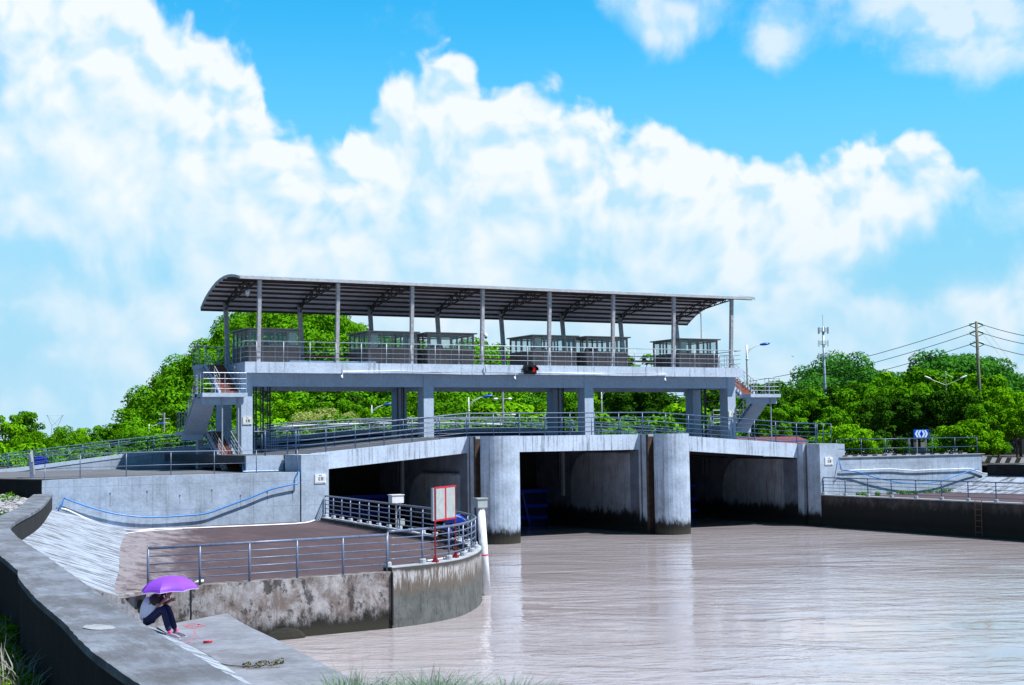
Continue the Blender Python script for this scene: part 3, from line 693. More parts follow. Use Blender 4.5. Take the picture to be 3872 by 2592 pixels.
# ---- service bridge over the piers
br = empty('service_bridge', (17, -7, 0), 'pale humped concrete service bridge with rain-streaked edge beams over three bays', 'bridge')
spans = [(1.44, 10.40), (12.64, 21.53), (23.77, 33.30)]
for a, b in spans:
    xs = [a+(b-a)*i/8 for i in range(9)]
    poly = [(x, ztop(x)) for x in xs]+[(x, ztop(x)-0.89) for x in reversed(xs)]
    MB().prism(poly, -7.42, -7.05, 'y').build('edge_beam', 'bridge_concrete', br)
xs = list(np.linspace(-1.95, 36.9, 30))
MB().prism([(x, ztop(x)-0.02) for x in xs]+[(x, ztop(x)-0.42) for x in reversed(xs)], -7.04, 9.2, 'y').build('deck_slab', 'asphalt', br)
for a, b in spans:
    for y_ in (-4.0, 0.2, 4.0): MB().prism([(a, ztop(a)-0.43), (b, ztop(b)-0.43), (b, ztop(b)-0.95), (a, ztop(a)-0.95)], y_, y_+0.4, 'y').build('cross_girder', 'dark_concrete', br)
# ---- radial gates
for i, (a, b) in enumerate(spans):
    lab = ['blue steel gate deep in the shaded left bay', 'blue steel gate deep in the shaded middle bay', 'blue steel gate deep in the shaded right bay'][i]
    g = empty('sluice_gate', ((a+b)/2, 3.4, 0), lab, 'gate', 'steel gates closing the bays')
    MB().box(a+0.02, b-0.02, 3.6, 3.7, -0.3, 2.3).build('gate_leaf', 'dark_navy', g)
    for z_ in (2.05, 1.1, 0.35): MB().box(a+0.02, b-0.02, 3.42, 3.59, z_, z_+0.22).build('cross_beam', 'gate_blue', g)
    for k in (0.2, 0.78):
        x = a+(b-a)*k; MB().bar((x, 3.36, 2.1), (x+0.45, 3.2, 0.05), 0.3, 0.12).build('strut', 'gate_blue', g)
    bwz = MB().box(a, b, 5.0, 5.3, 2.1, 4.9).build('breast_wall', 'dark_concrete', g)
# ------------------------------------------------------------------ hoist building
hb = empty('hoist_building', (17.3, 2.0, 0), 'long two-level grey concrete hoist house on columns under a curved steel roof', 'building')
CX = [0.0, 11.19, 22.38, 33.57]
for x in CX:
    for y0, y1 in ((0.0, 0.9), (4.0, 4.9)):
        zb = ztop(x+0.3)-0.05 if 0 < CX.index(x) < 3 else 4.0
        MB().box(x, x+0.65, y0, y1, zb, 9.455).build('column', 'painted_concrete', hb)
def bayspan(i): return CX[i]+0.65, CX[i+1]
for i in range(3):
    a, b = bayspan(i)
    MB().box(a, b, 0.06, 0.5, 8.72, 9.455).build('front_beam', 'painted_concrete', hb)
    MB().box(a, b, 4.4, 4.84, 8.62, 9.455).build('rear_beam', 'painted_concrete', hb)
for x in CX: MB().box(x+0.06, x+0.59, 0.9, 4.0, 8.72, 9.455).build('cross_beam', 'painted_concrete', hb)
fl = MB().box(0.05, 34.47, -0.40, 6.0, 9.46, 9.99).build('floor_slab', 'painted_concrete', hb)
MB().box(0.05, 34.47, -0.55, -0.40, 9.46, 10.075).build('fascia', 'fascia_concrete', hb)
MB().box(0.05, 0.20, -0.40, 6.0, 9.99, 10.07).box(34.32, 34.47, -0.40, 6.0, 9.99, 10.07).build('edge_kerb', 'painted_concrete', hb)
# roof
SEC = [(-1.02,14.80),(-0.55,14.90),(-0.2,14.96),(0.5,15.05),(1.2,15.10),(2.0,15.10),(2.8,15.04),(3.6,14.92),(4.35,14.74),(5.1,14.51),(5.8,14.26),(6.35,13.98),(6.8,13.72)]
RX0, RX1 = -0.4, 35.25
def roofz(y): return lerp_pts(SEC, y)
rf = MB().prism(SEC+[(y, z-0.05) for y, z in reversed(SEC)], RX0, RX1, 'x').build('roof', 'roof_top', hb)
MB().prism([(y, z-0.055) for y, z in SEC]+[(y, z-0.075) for y, z in reversed(SEC)], RX0+0.05, RX1-0.05, 'x').build('roof_lining', 'roof_lining', rf)
MB().box(RX0, RX1, -1.06, -1.022, 14.66, 14.83).build('front_gutter', 'roof_top', rf)
MB().box(RX0, RX1, 6.79, 6.86, 13.52, 13.76).build('rear_gutter', 'steel_dark', rf)
for xx in (RX0-0.03, RX1-0.01): MB().prism([(y, z+0.02) for y, z in SEC]+[(y, z-0.13) for y, z in reversed(SEC)], xx, xx+0.04, 'x').build('verge', 'roof_top', rf)
for y in (-0.75, 0.0, 0.8, 1.6, 2.4, 3.2, 3.95, 4.65, 5.3, 5.9, 6.4):
    z = roofz(y)-0.075; MB().box(RX0+0.06, RX1-0.06, y-0.035, y+0.035, z-0.13, z).build('purlin', 'steel_dark', hb)
FX = [0.89+4.68*i for i in range(8)]
for x in FX:
    MB().bar((x, -0.32, 10.07), (x, -0.58, 14.68), 0.20, 0.20, (1, 0, 0)).build('front_post', 'column_steel', hb)
    MB().bar((x, 5.50, 9.95), (x, 6.05, 14.0), 0.20, 0.24, (1, 0, 0)).build('rear_post', 'column_steel', hb)
    tr = MB(); top_ = [(y, roofz(y)-0.24) for y in np.linspace(-0.5, 6.0, 12)]
    bot = [(y, 14.62+(13.85-14.62)*((y+0.5)/6.5)**1.15) for y, z in top_]
    for a, b in zip(top_, top_[1:]): tr.bar((x, a[0], a[1]), (x, b[0], b[1]), 0.07, 0.07, (1, 0, 0))
    for a, b in zip(bot, bot[1:]): tr.bar((x, a[0], a[1]), (x, b[0], b[1]), 0.07, 0.07, (1, 0, 0))
    for k in range(1, 11):
        a, b = top_[k], bot[k+1] if k % 2 else bot[k-1]; tr.bar((x, a[0], a[1]), (x, b[0], b[1]), 0.045, 0.045, (1, 0, 0))
        tr.bar((x, top_[k][0], top_[k][1]), (x, bot[k][0], bot[k][1]), 0.04, 0.04, (1, 0, 0))
    tr.bar((x, 5.95, 13.5), (x, 5.3, 13.98), 0.06, 0.06, (1, 0, 0)); tr.build('roof_truss', 'steel_dark', hb)
# deck railing: front, left return, right return, rear
railing('balustrade', 'bright steel balustrade along the front of the hoist house floor', 'railing', [(0.12,5.2,10.02),(0.12,-0.46,10.07),(34.40,-0.46,10.07),(34.40,5.2,10.02)], 1.17, 3, 1.56, 0.028, 0.014, 0.024, 'galvanised', 'balustrades of the hoist house')
railing('balustrade', 'bright steel balustrade along the rear of the hoist house floor', 'railing', [(1.6,5.9,9.99),(33.0,5.9,9.99)], 1.17, 3, 1.56, 0.026, 0.013, 0.02, 'galvanised', 'balustrades of the hoist house')
pb = MB().tube([(3.9,3.0,10.85),(8.1,3.0,10.85)], 0.05, 8).tube([(15.0,3.0,10.85),(19.3,3.0,10.85)], 0.05, 8).tube([(26.2,3.0,10.85),(30.4,3.0,10.85)], 0.05, 8)
for i, (a, b) in enumerate([(3.85,8.1),(15.0,19.25),(26.25,30.4)]):
    q_ = MB().tube([(a,3.0,10.62),(b,3.0,10.62)], 0.055, 8).build('drive_shaft', 'red_paint', smooth=True)
    tag(q_, ['dark red drive shaft joining first and second cabins from the left', 'dark red drive shaft joining third and fourth cabins from the left', 'dark red drive shaft joining the last two cabins on the right'][i], 'shaft', 'red shafts between the cabins')
for x in (0.05,): pass
slab = MB().box(2.75, 8.0, -0.36, -0.1, 10.0, 10.17).build('plank', 'painted_concrete'); tag(slab, 'long pale beam lying on the hoist house floor right of the first cabin', 'beam')
# cabins
def cabin(x0, w, label, blind=None):
    c = empty('control_cabin', (x0, 0.9, 9.99), label, 'cabin', 'brown glazed control cabins in a row')
    x1, y0, y1, z0, zs, zt = x0+w, 0.9, 4.05, 9.99, 11.08, 12.02
    pan = MB().box(x0+0.05, x1-0.05, y0+0.03, y0+0.07, z0, zs).box(x0+0.05, x1-0.05, y1-0.07, y1-0.03, z0, zs).box(x0+0.03, x0+0.07, y0+0.05, y1-0.05, z0, zs).box(x1-0.07, x1-0.03, y0+0.05, y1-0.05, z0, zs)
    k = x0+0.1
    while k < x1-0.1: pan.box(k, k+0.03, y0+0.015, y0+0.03, z0+0.1, zs-0.06); k += 0.11
    pan.build('panel', 'cabin_brown', c)
    f = MB()
    for x in np.linspace(x0+0.06, x1-0.06, 5): 
        f.box(x-0.05, x+0.05, y0-0.01, y0+0.075, z0, zt); f.box(x-0.04, x+0.04, y1-0.075, y1, z0, zt)
    for y in np.linspace(y0+0.04, y1-0.04, 5): f.box(x0-0.01, x0+0.075, y-0.045, y+0.045, z0, zt); f.box(x1-0.075, x1+0.01, y-0.045, y+0.045, z0, zt)
    for z in (zs, zt-0.08): f.box(x0, x1, y0-0.005, y0+0.08, z-0.04, z+0.04).box(x0, x1, y1-0.08, y1+0.005, z-0.04, z+0.04).box(x0-0.005, x0+0.08, y0, y1, z-0.04, z+0.04).box(x1-0.08, x1+0.005, y0, y1, z-0.04, z+0.04)
    f.build('frame', 'cabin_frame', c)
    MB().box(x0-0.16, x1+0.16, y0-0.16, y1+0.16, zt, zt+0.07).build('roof', 'cabin_frame', c)
    gx = np.linspace(x0+0.06, x1-0.06, 5)
    for a, b in zip(gx, gx[1:]):
        MB().box(a+0.05, b-0.05, y0+0.03, y0+0.04, zs+0.04, zt-0.12).build('window', 'window_glass', c)
        MB().box(a+0.05, b-0.05, y1-0.04, y1-0.03, zs+0.04, zt-0.12).build('window', 'window_glass', c)
    gy = np.linspace(y0+0.04, y1-0.04, 5)
    for a, b in zip(gy, gy[1:]):
        for xx in (x0+0.03, x1-0.04): MB().box(xx, xx+0.01, a+0.045, b-0.045, zs+0.04, zt-0.12).build('window', 'window_glass', c)
    if blind is not None: MB().box(gx[blind]+0.12, gx[blind]+0.58, y0+0.10, y0+0.12, zs+0.05, zt-0.14).build('blind', 'blind_cream', c)
    hx = (x0+x1)/2-0.4
    m_ = MB(); m_.tube([(hx-0.3,2.4,11.05),(hx+0.45,2.4,11.05)], 0.36, 14); m_.box(hx-0.5, hx+0.8, 2.0, 2.8, 9.99, 10.9)
    m_.build('hoist_drum', 'steel_dark', c)
    return c
cabl = ['brown cabin at the far left end beside the stair head', 'brown cabin second from the left, left half of a pair', 'brown cabin third from the left with a small grey box at its window', 'brown cabin fourth from the left behind the red signal lamp', 'brown cabin fifth from the left with a round dark drum inside', 'brown cabin standing alone at the far right end']
for (a, b), l, bl_ in zip([(0.74,3.81),(8.05,11.17),(11.91,15.03),(19.2,22.35),(23.14,26.27),(30.36,33.5)], cabl, (3, 0, None, 0, None, 0)): cabin(a, b-a, l, bl_)
# hoisting cables under the floor
k = 0
for i in range(3):
    for side in (0, 1):
        bx_ = (CX[i]+0.95) if side == 0 else (CX[i+1]-1.0)
        for j in range((7 if i == 0 else 3) if side == 0 else 3):
            x = bx_+j*0.24+(0.07 if j % 2 else 0); y = 1.6+0.1*j
            c = MB().tube([(x, y, 3.0), (x, y, 9.46)], 0.032 if j % 2 else 0.05, 6).build('hoist_cable', 'wire_black')
            tag(c, ['dark cable hanging in the left opening under the hoist floor', 'dark cable hanging in the middle opening under the hoist floor', 'dark cable hanging in the right opening under the hoist floor'][i], 'cable', ['hoist cables of the left opening', 'hoist cables of the middle opening', 'hoist cables of the right opening'][i])
# ------------------------------------------------------------------ stair towers (right one mirrored)
def stair(mirror, label):
    fx = (lambda p: Vector((34.52-p.x, p.y, p.z))) if mirror else (lambda p: p)
    T = empty('stair_tower', (34.52+1.3 if mirror else -1.3, 1, 4.1), label, 'staircase', 'stair towers at the two ends')
    def bd(mb, n, m, par=T, **kw): mb.xf(fx); return mb.build(n, m, par, **kw)
    def flight(x0, x1, ya, za, yb, zb, n):
        m = MB(); w = MB(); nose = MB()
        for i in range(n):
            s0, s1 = i/n, (i+1)/n; y0, y1 = ya+(yb-ya)*s0, ya+(yb-ya)*s1; z = za+(zb-za)*(i+1)/n
            m.box(x0+0.12, x1-0.12, min(y0, y1), max(y0, y1), z-0.24, z)
            w.box(x0, x0+0.12, min(y0, y1), max(y0, y1), z-0.20, z+0.05).box(x1-0.12, x1, min(y0, y1), max(y0, y1), z-0.20, z+0.05)
        bd(m, 'steps', 'step_red')
        d = Vector((0, yb-ya, zb-za)); 
        w.prism([(ya, za-0.28), (yb, zb-0.28), (yb, zb-0.02), (ya, za-0.02)], x0, x1, 'x')
        bd(w, 'stringer', 'painted_concrete')
        h = 1.0
        for xx in (x0+0.06, x1-0.06):
            for q in (1.0, 0.72, 0.48, 0.25): bd(MB().tube([(xx, ya, za+q*h), (xx, yb, zb+q*h)], 0.024 if q == 1 else 0.013, 6), 'handrail' if q == 1 else 'rail', 'galvanised')
            for s in (0.02, 0.35, 0.68, 0.98): bd(MB().tube([(xx, ya+(yb-ya)*s, za+(zb-za)*s), (xx, ya+(yb-ya)*s, za+(zb-za)*s+h)], 0.018, 6), 'post', 'galvanised')
    def landing(x0, x1, y0, y1, z, beam=0.42, rails=((0,1),(1,2))):
        bd(MB().box(x0, x1, y0, y1, z-0.22, z), 'landing', 'painted_concrete')
        if beam: bd(MB().box(x0+0.08, x1-0.12, y0+0.35, y0+0.7, z-0.22-beam, z-0.22), 'landing_beam', 'painted_concrete')
        C_ = [(x1-0.06, y0+0.06), (x0+0.06, y0+0.06), (x0+0.06, y1-0.06), (x1-0.06, y1-0.06)]
        for a, b in rails:
            p, q = C_[a], C_[b]
            for hh in (1.1, 0.78, 0.5, 0.24): bd(MB().tube([(p[0], p[1], z+hh), (q[0], q[1], z+hh)], 0.026 if hh == 1.1 else 0.014, 6), 'handrail' if hh == 1.1 else 'rail', 'galvanised')
            for s in (0, 0.5, 1): 
                r = (p[0]+(q[0]-p[0])*s, p[1]+(q[1]-p[1])*s); bd(MB().tube([(r[0], r[1], z), (r[0], r[1], z+1.1)], 0.02, 6), 'post', 'galvanised')
    if mirror: flight(-1.30, -0.30, 7.4, 4.4, 3.6, 6.22, 11)
    else: flight(-1.42, -0.40, -1.7, 4.1, 2.4, 6.22, 13)
    landing(-2.75, -0.35, 2.4, 3.6, 6.23, 0, rails=((1, 2), (2, 3)))
    bd(MB().box(-2.7, -1.5, 2.30, 2.55, 5.75, 6.2), 'landing_beam', 'painted_concrete')
    flight(-2.62, -1.42, 2.4, 6.22, -0.1, 8.3, 12)
    landing(-2.55, -0.02, -1.25, 0.0, 8.31)
    flight(-1.30, -0.04, -0.05, 8.3, 3.0, 10.05, 11)
    landing(-1.62, 0.03, 3.0, 4.3, 10.07, 0, rails=((1, 2), (2, 3)))
    bd(MB().box(-1.55, -1.1, 3.1, 4.2, 9.3, 9.85), 'landing_beam', 'painted_concrete')
    for xx in ((-1.37, -0.46) if not mirror else (-1.9,)): bd(MB().tube([(xx, -0.95, 4.1), (xx, -0.95, 8.08)], 0.045, 8), 'support_pole', 'galvanised')
    if not mirror: bd(MB().box(-1.5, -1.2, 3.4, 3.9, 4.1, 6.0), 'support_pier', 'painted_concrete')
    return T
stair(False, 'concrete stair tower with brown steps at the left end of the hoist house')
stair(True, 'concrete stair tower with steel rails at the right end of the hoist house')
# ------------------------------------------------------------------ road ramp behind, with parapets
def zpar(x): return lerp_pts([(-60, 3.1), (-11.35, 4.16), (-4.38, 4.96), (-0.49, 5.35), (3.81, 5.67), (9.06, 6.18), (12.5, 6.32), (22.3, 6.32), (25.7, 6.18), (31, 5.67), (35.3, 5.35), (39.2, 4.96), (46.1, 4.3), (70, 4.15)], x)
xs = [-60,-40,-30,-20]+list(np.linspace(-14, 48, 32))+[60, 70]
def ramp_par(y0, y1, dz, label):
    m = MB().prism([(x, zpar(x)+dz) for x in xs]+[(x, zpar(x)+dz-0.22) for x in reversed(xs)], y0-0.03, y1, 'y')
    T = empty('road_parapet', (17, y0, 0), label, 'parapet')
    m.build('parapet_cap', 'painted_concrete', T)
    MB().prism([(x, zpar(x)+dz-0.22) for x in xs]+[(x, 2.0) for x in reversed(xs)], y0, y1, 'y').build('parapet_face', 'wall_concrete' if dz == 0 else 'dark_concrete', T)
    return T
rp = ramp_par(10.0, 10.3, 0.0, 'long white-topped parapet of the humped road bridge behind the hoist house')
MB().tube([(x, 9.85, zpar(x)-0.42) for x in xs if 0 < x < 36], 0.07, 8).build('blue_pipe', 'dark_navy', rp)
struct('road', MB().prism([(x, zpar(x)-0.55) for x in xs]+[(x, zpar(x)-1.0) for x in reversed(xs)], 10.31, 18.0, 'y'), 'asphalt')
def rail_on(y, dz, h, label, mat, nmid=3, xr=(-40, 60), sp=2.35):
    return railing('road_railing', label, 'railing', [(x, y, zpar(x)+dz) for x in xs if xr[0] <= x <= xr[1]], h, nmid, sp, 0.036, 0.02, 0.035, mat, 'railings of the road bridge', bottom=0.2)
rail_on(10.1, 0.0, 0.72, 'dark railing on the near parapet of the road bridge', 'blue_rail', 3)
rail_on(18.1, -0.35, 1.05, 'blue-grey railing on the far side of the road bridge', 'teal_rail', 3)
gp = MB().tube([(8, 18.3, 6.6), (14, 18.3, 6.75), (22, 18.3, 6.75), (26, 18.3, 6.6)], 0.07, 8).build('white_pipe', 'white_paint'); tag(gp, 'thick white pipe running behind the middle of the road bridge railing', 'pipe')
# ------------------------------------------------------------------ railings
BP = [(x, -7.28, ztop(x)) for x in (-1.0, 1.2, 5, 10.4, 16, 22.9, 28, 33.3, 35.0)]
railing('bridge_railing', 'blue-grey railing with four bars along the front of the humped service bridge', 'railing', BP, 1.27, 4, 1.62, 0.036, 0.02, 0.032, 'blue_rail', bottom=0.2)
railing('bridge_railing', 'inner blue railing on the service bridge just before the hoist house columns', 'railing', [(x, -0.9, ztop(x)) for x in (0.9, 5, 10.4, 22.9, 28, 33)], 1.1, 3, 2.1, 0.03, 0.018, 0.026, 'blue_rail', bottom=0.2)
gt = empty('pedestrian_gate', (0.4, -5, 4.95), 'small blue barred gate at the left end of the service bridge', 'gate')
MB().tube([(-0.9,-5.2,4.95),(-0.9,-5.2,6.15),(0.9,-5.2,6.15),(0.9,-5.2,4.95)], 0.035, 8).build('frame', 'blue_rail', gt)
for i in range(7): MB().tube([(-0.35+i*0.12,-5.2,5.1),(-0.35+i*0.12,-5.2,6.1)], 0.014, 6).build('bar', 'blue_rail', gt)
railing('promenade_railing', 'thin blue two-bar railing on top of the left retaining wall', 'railing', [(-12.2,-9.75,3.5),(-12.19,-9.75,4.04),(-7,-9.75,4.1),(-0.15,-9.75,4.1)], 1.12, 1, 2.0, 0.022, 0.018, 0.024, 'grey_blue_paint', bottom=0.5)
railing('promenade_railing', 'thin blue two-bar railing on top of the right retaining wall', 'railing', [(34.9,-9.2,4.14),(46.8,-9.2,4.14)], 1.08, 1, 2.0, 0.024, 0.02, 0.024, 'blue_rail', bottom=0.5)
railing('promenade_railing', 'short blue railing on top of the right abutment block', 'railing', [(33.5,-8.9,5.0),(34.75,-8.9,5.0)], 1.22, 1, 0.8, 0.022, 0.018, 0.024, 'teal_rail', bottom=0.6)
SP = [onZ(p, 1.70) for p in [(567,2230),(770,2212),(950,2196),(1125,2184),(1291,2171),(1441,2157)]]
PS = [Vector((p.x, -37.42+(p.x+14.1)*0.09, 1.70)) for p in SP]
railing('platform_railing', 'near grey-blue railing with four bars on the straight front wall of the left platform', 'railing', [PS[0], PS[-1]], 1.10, 4, 1.62, 0.04, 0.02, 0.036, 'grey_blue_paint', bottom=0.22)
CUR2 = [Vector((p.x, p.y, 1.83)) for p in inset(CUR, 0.2)]
railing('platform_railing', 'blue railing curving round the tip of the left platform and back to the abutment', 'railing', CUR2, 1.06, 4, 1.42, 0.04, 0.02, 0.034, 'grey_blue_paint', bottom=0.22, plinth=0.12)
railing('platform_railing', 'dark railing with five bars along the black quay wall on the right', 'railing', [p+Vector((0.2, 0, 1.92)) for p in RW[:3]], 1.02, 4, 1.93, 0.03, 0.016, 0.032, 'blue_rail', bottom=0.2, plinth=0.11)
ORD = ['leftmost', 'second from the left', 'third from the left', 'fourth from the left', 'fifth from the left', 'sixth from the left', 'seventh from the left', 'eighth from the left', 'ninth from the left', 'tenth from the left', 'eleventh from the left', 'twelfth from the left', 'thirteenth from the left', 'fourteenth from the left', 'fifteenth from the left', 'sixteenth from the left', 'seventeenth from the left', 'eighteenth from the left', 'nineteenth from the left', 'twentieth from the left']
# ------------------------------------------------------------------ foliage
def leaves(centers, radii, count, size, squash=0.8, seed=0, aspect=0.62, droop=0.0):
    """leaf faces on the shells of clumps; arrays (n,4,3) and one tint per leaf"""
    g = np.random.default_rng(seed); k = len(centers); C = np.array(centers, float); R = np.array(radii, float)
    w = R**2/np.sum(R**2); idx = g.choice(k, count, p=w)
    d = g.normal(size=(count, 3)); d[:, 2] = d[:, 2]+0.45; d /= np.linalg.norm(d, axis=1)[:, None]
    r = R[idx]*(0.78+0.30*g.random(count))
    P = C[idx]+d*r[:, None]*np.array([1, 1, squash])
    nrm = d*1.1+g.normal(size=(count, 3))*0.42+np.array([0, 0, 0.35]); nrm /= np.linalg.norm(nrm, axis=1)[:, None]
    a = np.cross(nrm, g.normal(size=(count, 3))); a /= np.linalg.norm(a, axis=1)[:, None]; b = np.cross(nrm, a)
    s = size*(0.6+0.8*g.random(count))[:, None]
    a, b = a*s*0.5, b*s*0.5*aspect
    V = np.stack([P-a, P-b*1.0+a*0.1, P+a-np.array([0, 0, 1])*droop*s, P+b+a*0.1], axis=1)
    tint = np.clip(0.5+0.5*d[:, 2]*0.3+g.normal(size=count)*0.22+g.random(k)[idx]*0.35-0.17, 0, 1)
    return V, tint
def leaf_mesh(name, V, tint, mat):
    n = len(V); me = bpy.data.meshes.new(name)
    me.vertices.add(4*n); me.loops.add(4*n); me.polygons.add(n)
    me.vertices.foreach_set('co', V.reshape(-1).astype(np.float32))
    me.loops.foreach_set('vertex_index', np.arange(4*n, dtype=np.int32))
    me.polygons.foreach_set('loop_start', np.arange(0, 4*n, 4, dtype=np.int32))
    try: me.polygons.foreach_set('loop_total', np.full(n, 4, dtype=np.int32))
    except Exception: pass
    at = me.attributes.new('tint', 'FLOAT', 'FACE'); at.data.foreach_set('value', tint.astype(np.float32))
    me.materials.append(MATS[mat]); me.update(calc_edges=True); me.validate()
    return me
def crown_layout(seed, kind):
    g = np.random.default_rng(seed); cs, rs = [], []
    if kind == 'tree':      # unit tree 8 m high
        for i in range(24):
            a = g.random()*2*PI; h = 2.4+5.2*g.random(); f = max(0.25, 1-((h-4.6)/3.6)**2)
            q = 2.9*math.sqrt(f)*(0.45+0.55*g.random()); cs.append((q*math.cos(a), q*math.sin(a), h)); rs.append(0.42+0.68*g.random()**1.3)
        cs += [(0, 0, 4.5), (0.5, 0.2, 5.8)]; rs += [1.6, 1.2]
    elif kind == 'spread':
        for i in range(30):
            a = g.random()*2*PI; h = 4.2+3.0*g.random(); q = 4.2*math.sqrt(g.random())
            cs.append((q*math.cos(a), q*math.sin(a), h-0.12*q*q*0.5)); rs.append(0.7+0.6*g.random())
        cs += [(0, 0, 4.8)]; rs += [1.6]
    else:                   # bush 3 m high
        for i in range(16):
            a = g.random()*2*PI; h = 0.5+2.0*g.random(); q = 1.5*math.sqrt(g.random())*(1.15-h/4)
            cs.append((q*math.cos(a), q*math.sin(a), h)); rs.append(0.5+0.45*g.random())
    return cs, rs
PROTO = {}
def proto(kind, mat, seed, cnt, size):
    key = (kind, mat, seed)
    if key not in PROTO:
        cs, rs = crown_layout(seed, kind)
        V, ti = leaves(cs, rs, cnt, size, seed=seed+50)
        me = leaf_mesh('crown', V, ti, mat)
        tm = None
        if kind != 'bush':
            m = MB(); m.tube([(0, 0, -0.5), (0.05, 0.02, 1.4), (0.1, -0.05, 3.0), (0.15, 0, 4.6)], [0.22, 0.17, 0.13, 0.05], 8)
            g = random.Random(seed)
            for c in cs[:9]: m.tube([(0.08, 0, 2.0+0.9*g.random()), (c[0]*0.5, c[1]*0.5, c[2]*0.72), (c[0], c[1], c[2])], [0.09, 0.06, 0.02], 5)
            tm = m
        PROTO[key] = [me, tm, None]
    return PROTO[key]
def tree(kind, mat, seed, loc, sc, label, cat, group, cnt=4200, size=0.34):
    me, tm, tmesh = proto(kind, mat, seed, cnt, size)
    r = empty('bush' if kind == 'bush' else 'tree', loc, label, cat, group)
    r.rotation_euler = (0, 0, random.random()*6.28); r.scale = (sc*random.uniform(0.92, 1.1), sc*random.uniform(0.92, 1.1), sc)
    c = bpy.data.objects.new('crown', me); COL.objects.link(c); c.parent = r
    if tm is not None:
        if tmesh is None:
            o = tm.build('trunk', 'bark'); tmesh = PROTO[(kind, mat, seed)][2] = o.data; o.parent = r
        else:
            o = bpy.data.objects.new('trunk', tmesh); COL.objects.link(o); o.parent = r
    return r
def tree_px(kind, mat, seed, px, top, dist, label, cat, group, zg=3.85, **k):
    """a tree sighted at column px whose top shows at row top, standing dist metres off"""
    p = away((px, top), dist); hgt = (p.z-zg); unit = 3.2 if kind == 'bush' else 8.2
    return tree(kind, mat, seed, (p.x, p.y, zg), hgt/unit, label, cat, group, **k)
# left of the hill, beyond the ramp
rows = [(20,1562,150,'tree','leaf_bright'),(75,1640,128,'spread','leaf_bright'),(100,1556,165,'tree','leaf_mid'),(150,1625,135,'spread','leaf_bright'),(215,1598,150,'spread','leaf_mid'),(265,1640,130,'spread','leaf_bright'),(300,1620,165,'tree','leaf_bright'),(345,1610,175,'tree','leaf_mid'),(390,1655,140,'spread','leaf_bright'),(425,1597,170,'tree','leaf_mid'),(480,1610,160,'spread','leaf_bright'),(540,1618,150,'spread','leaf_mid'),(600,1600,165,'spread','leaf_bright'),(660,1612,150,'spread','leaf_bright'),(700,1660,135,'bush','leaf_bright')]
for i, (px, top, dd, kd, mt) in enumerate(rows):
    tree_px(kd, mt, 3+i % 4, px, top, dd, ('%s round green tree' if kd != 'bush' else '%s green bush') % ORD[i]+' in the line behind the left ramp railing', 'bush' if kd == 'bush' else 'tree', 'trees behind the left ramp', zg=2.6)
for i, (px, top, dd, mt) in enumerate([(0,1655,112,'leaf_bright'),(60,1680,116,'leaf_mid'),(120,1672,122,'leaf_bright'),(185,1690,118,'leaf_mid'),(250,1680,125,'leaf_bright'),(320,1695,120,'leaf_bright'),(380,1700,128,'leaf_mid'),(440,1700,125,'leaf_bright'),(505,1690,130,'leaf_mid'),(570,1690,128,'leaf_bright'),(630,1690,126,'leaf_bright')]):
    tree_px('bush', mt, 20+i % 3, px, top, dd, 'low leafy shrub close behind the left ramp railing, '+ORD[i], 'bush', 'shrubs close behind the left ramp', zg=2.0, cnt=2600, size=0.26)
# seen through the openings under the hoist floor
mid = [(730,1478,200,'tree','leaf_mid'),(790,1490,190,'tree','leaf_dark'),(860,1468,205,'tree','leaf_mid'),(970,1500,170,'spread','leaf_mid'),(1020,1560,140,'bush','leaf_bright'),(1065,1475,215,'tree','leaf_bright'),(1110,1512,150,'tree','leaf_bright'),(1175,1545,135,'spread','leaf_cream'),(1230,1530,142,'spread','leaf_cream'),(1275,1500,160,'tree','leaf_mid'),(1330,1480,180,'tree','leaf_dark'),(1390,1500,170,'tree','leaf_mid'),(1450,1530,160,'spread','leaf_bright'),(1560,1480,200,'tree','leaf_bright'),(1620,1500,190,'spread','leaf_mid'),(1690,1475,215,'tree','leaf_mid')]
for i, (px, top, dd, kd, mt) in enumerate(mid):
    tree_px(kd, mt, 3+i % 5, px, top, dd, ('bushy tree' if mt != 'leaf_cream' else 'cream flowering tree')+' seen under the hoist floor in the left half, '+ORD[i], 'bush' if kd == 'bush' else 'tree', 'trees seen under the hoist floor', zg=3.0)
mid2 = [(1745,1505,205,'spread','leaf_mid'),(1850,1512,180,'bush','leaf_bright'),(1960,1520,200,'bush','leaf_bright'),(2010,1500,230,'tree','leaf_far'),(2070,1545,150,'bush','leaf_bright'),(2110,1475,160,'tree','leaf_bright'),(2150,1480,150,'tree','leaf_mid'),(2235,1500,170,'tree','leaf_bright'),(2330,1462,160,'tree','leaf_dark'),(2390,1455,150,'tree','leaf_dark'),(2400,1330,300,'tree','leaf_bright'),(2455,1465,155,'tree','leaf_dark'),(2500,1475,150,'spread','leaf_dark'),(2560,1515,140,'bush','leaf_bright'),(2610,1530,150,'bush','leaf_bright'),(2600,1495,210,'tree','leaf_mid'),(2690,1390,230,'tree','leaf_bright'),(2700,1480,165,'tree','leaf_dark')]
for i, (px, top, dd, kd, mt) in enumerate(mid2):
    tree_px(kd, mt, 3+i % 5, px, top, dd, ('dark' if mt == 'leaf_dark' else 'bright' if mt == 'leaf_bright' else 'mid-green')+' tree seen under the hoist floor in the right half, '+ORD[i], 'bush' if kd == 'bush' else 'tree', 'trees seen under the hoist floor', zg=3.0)
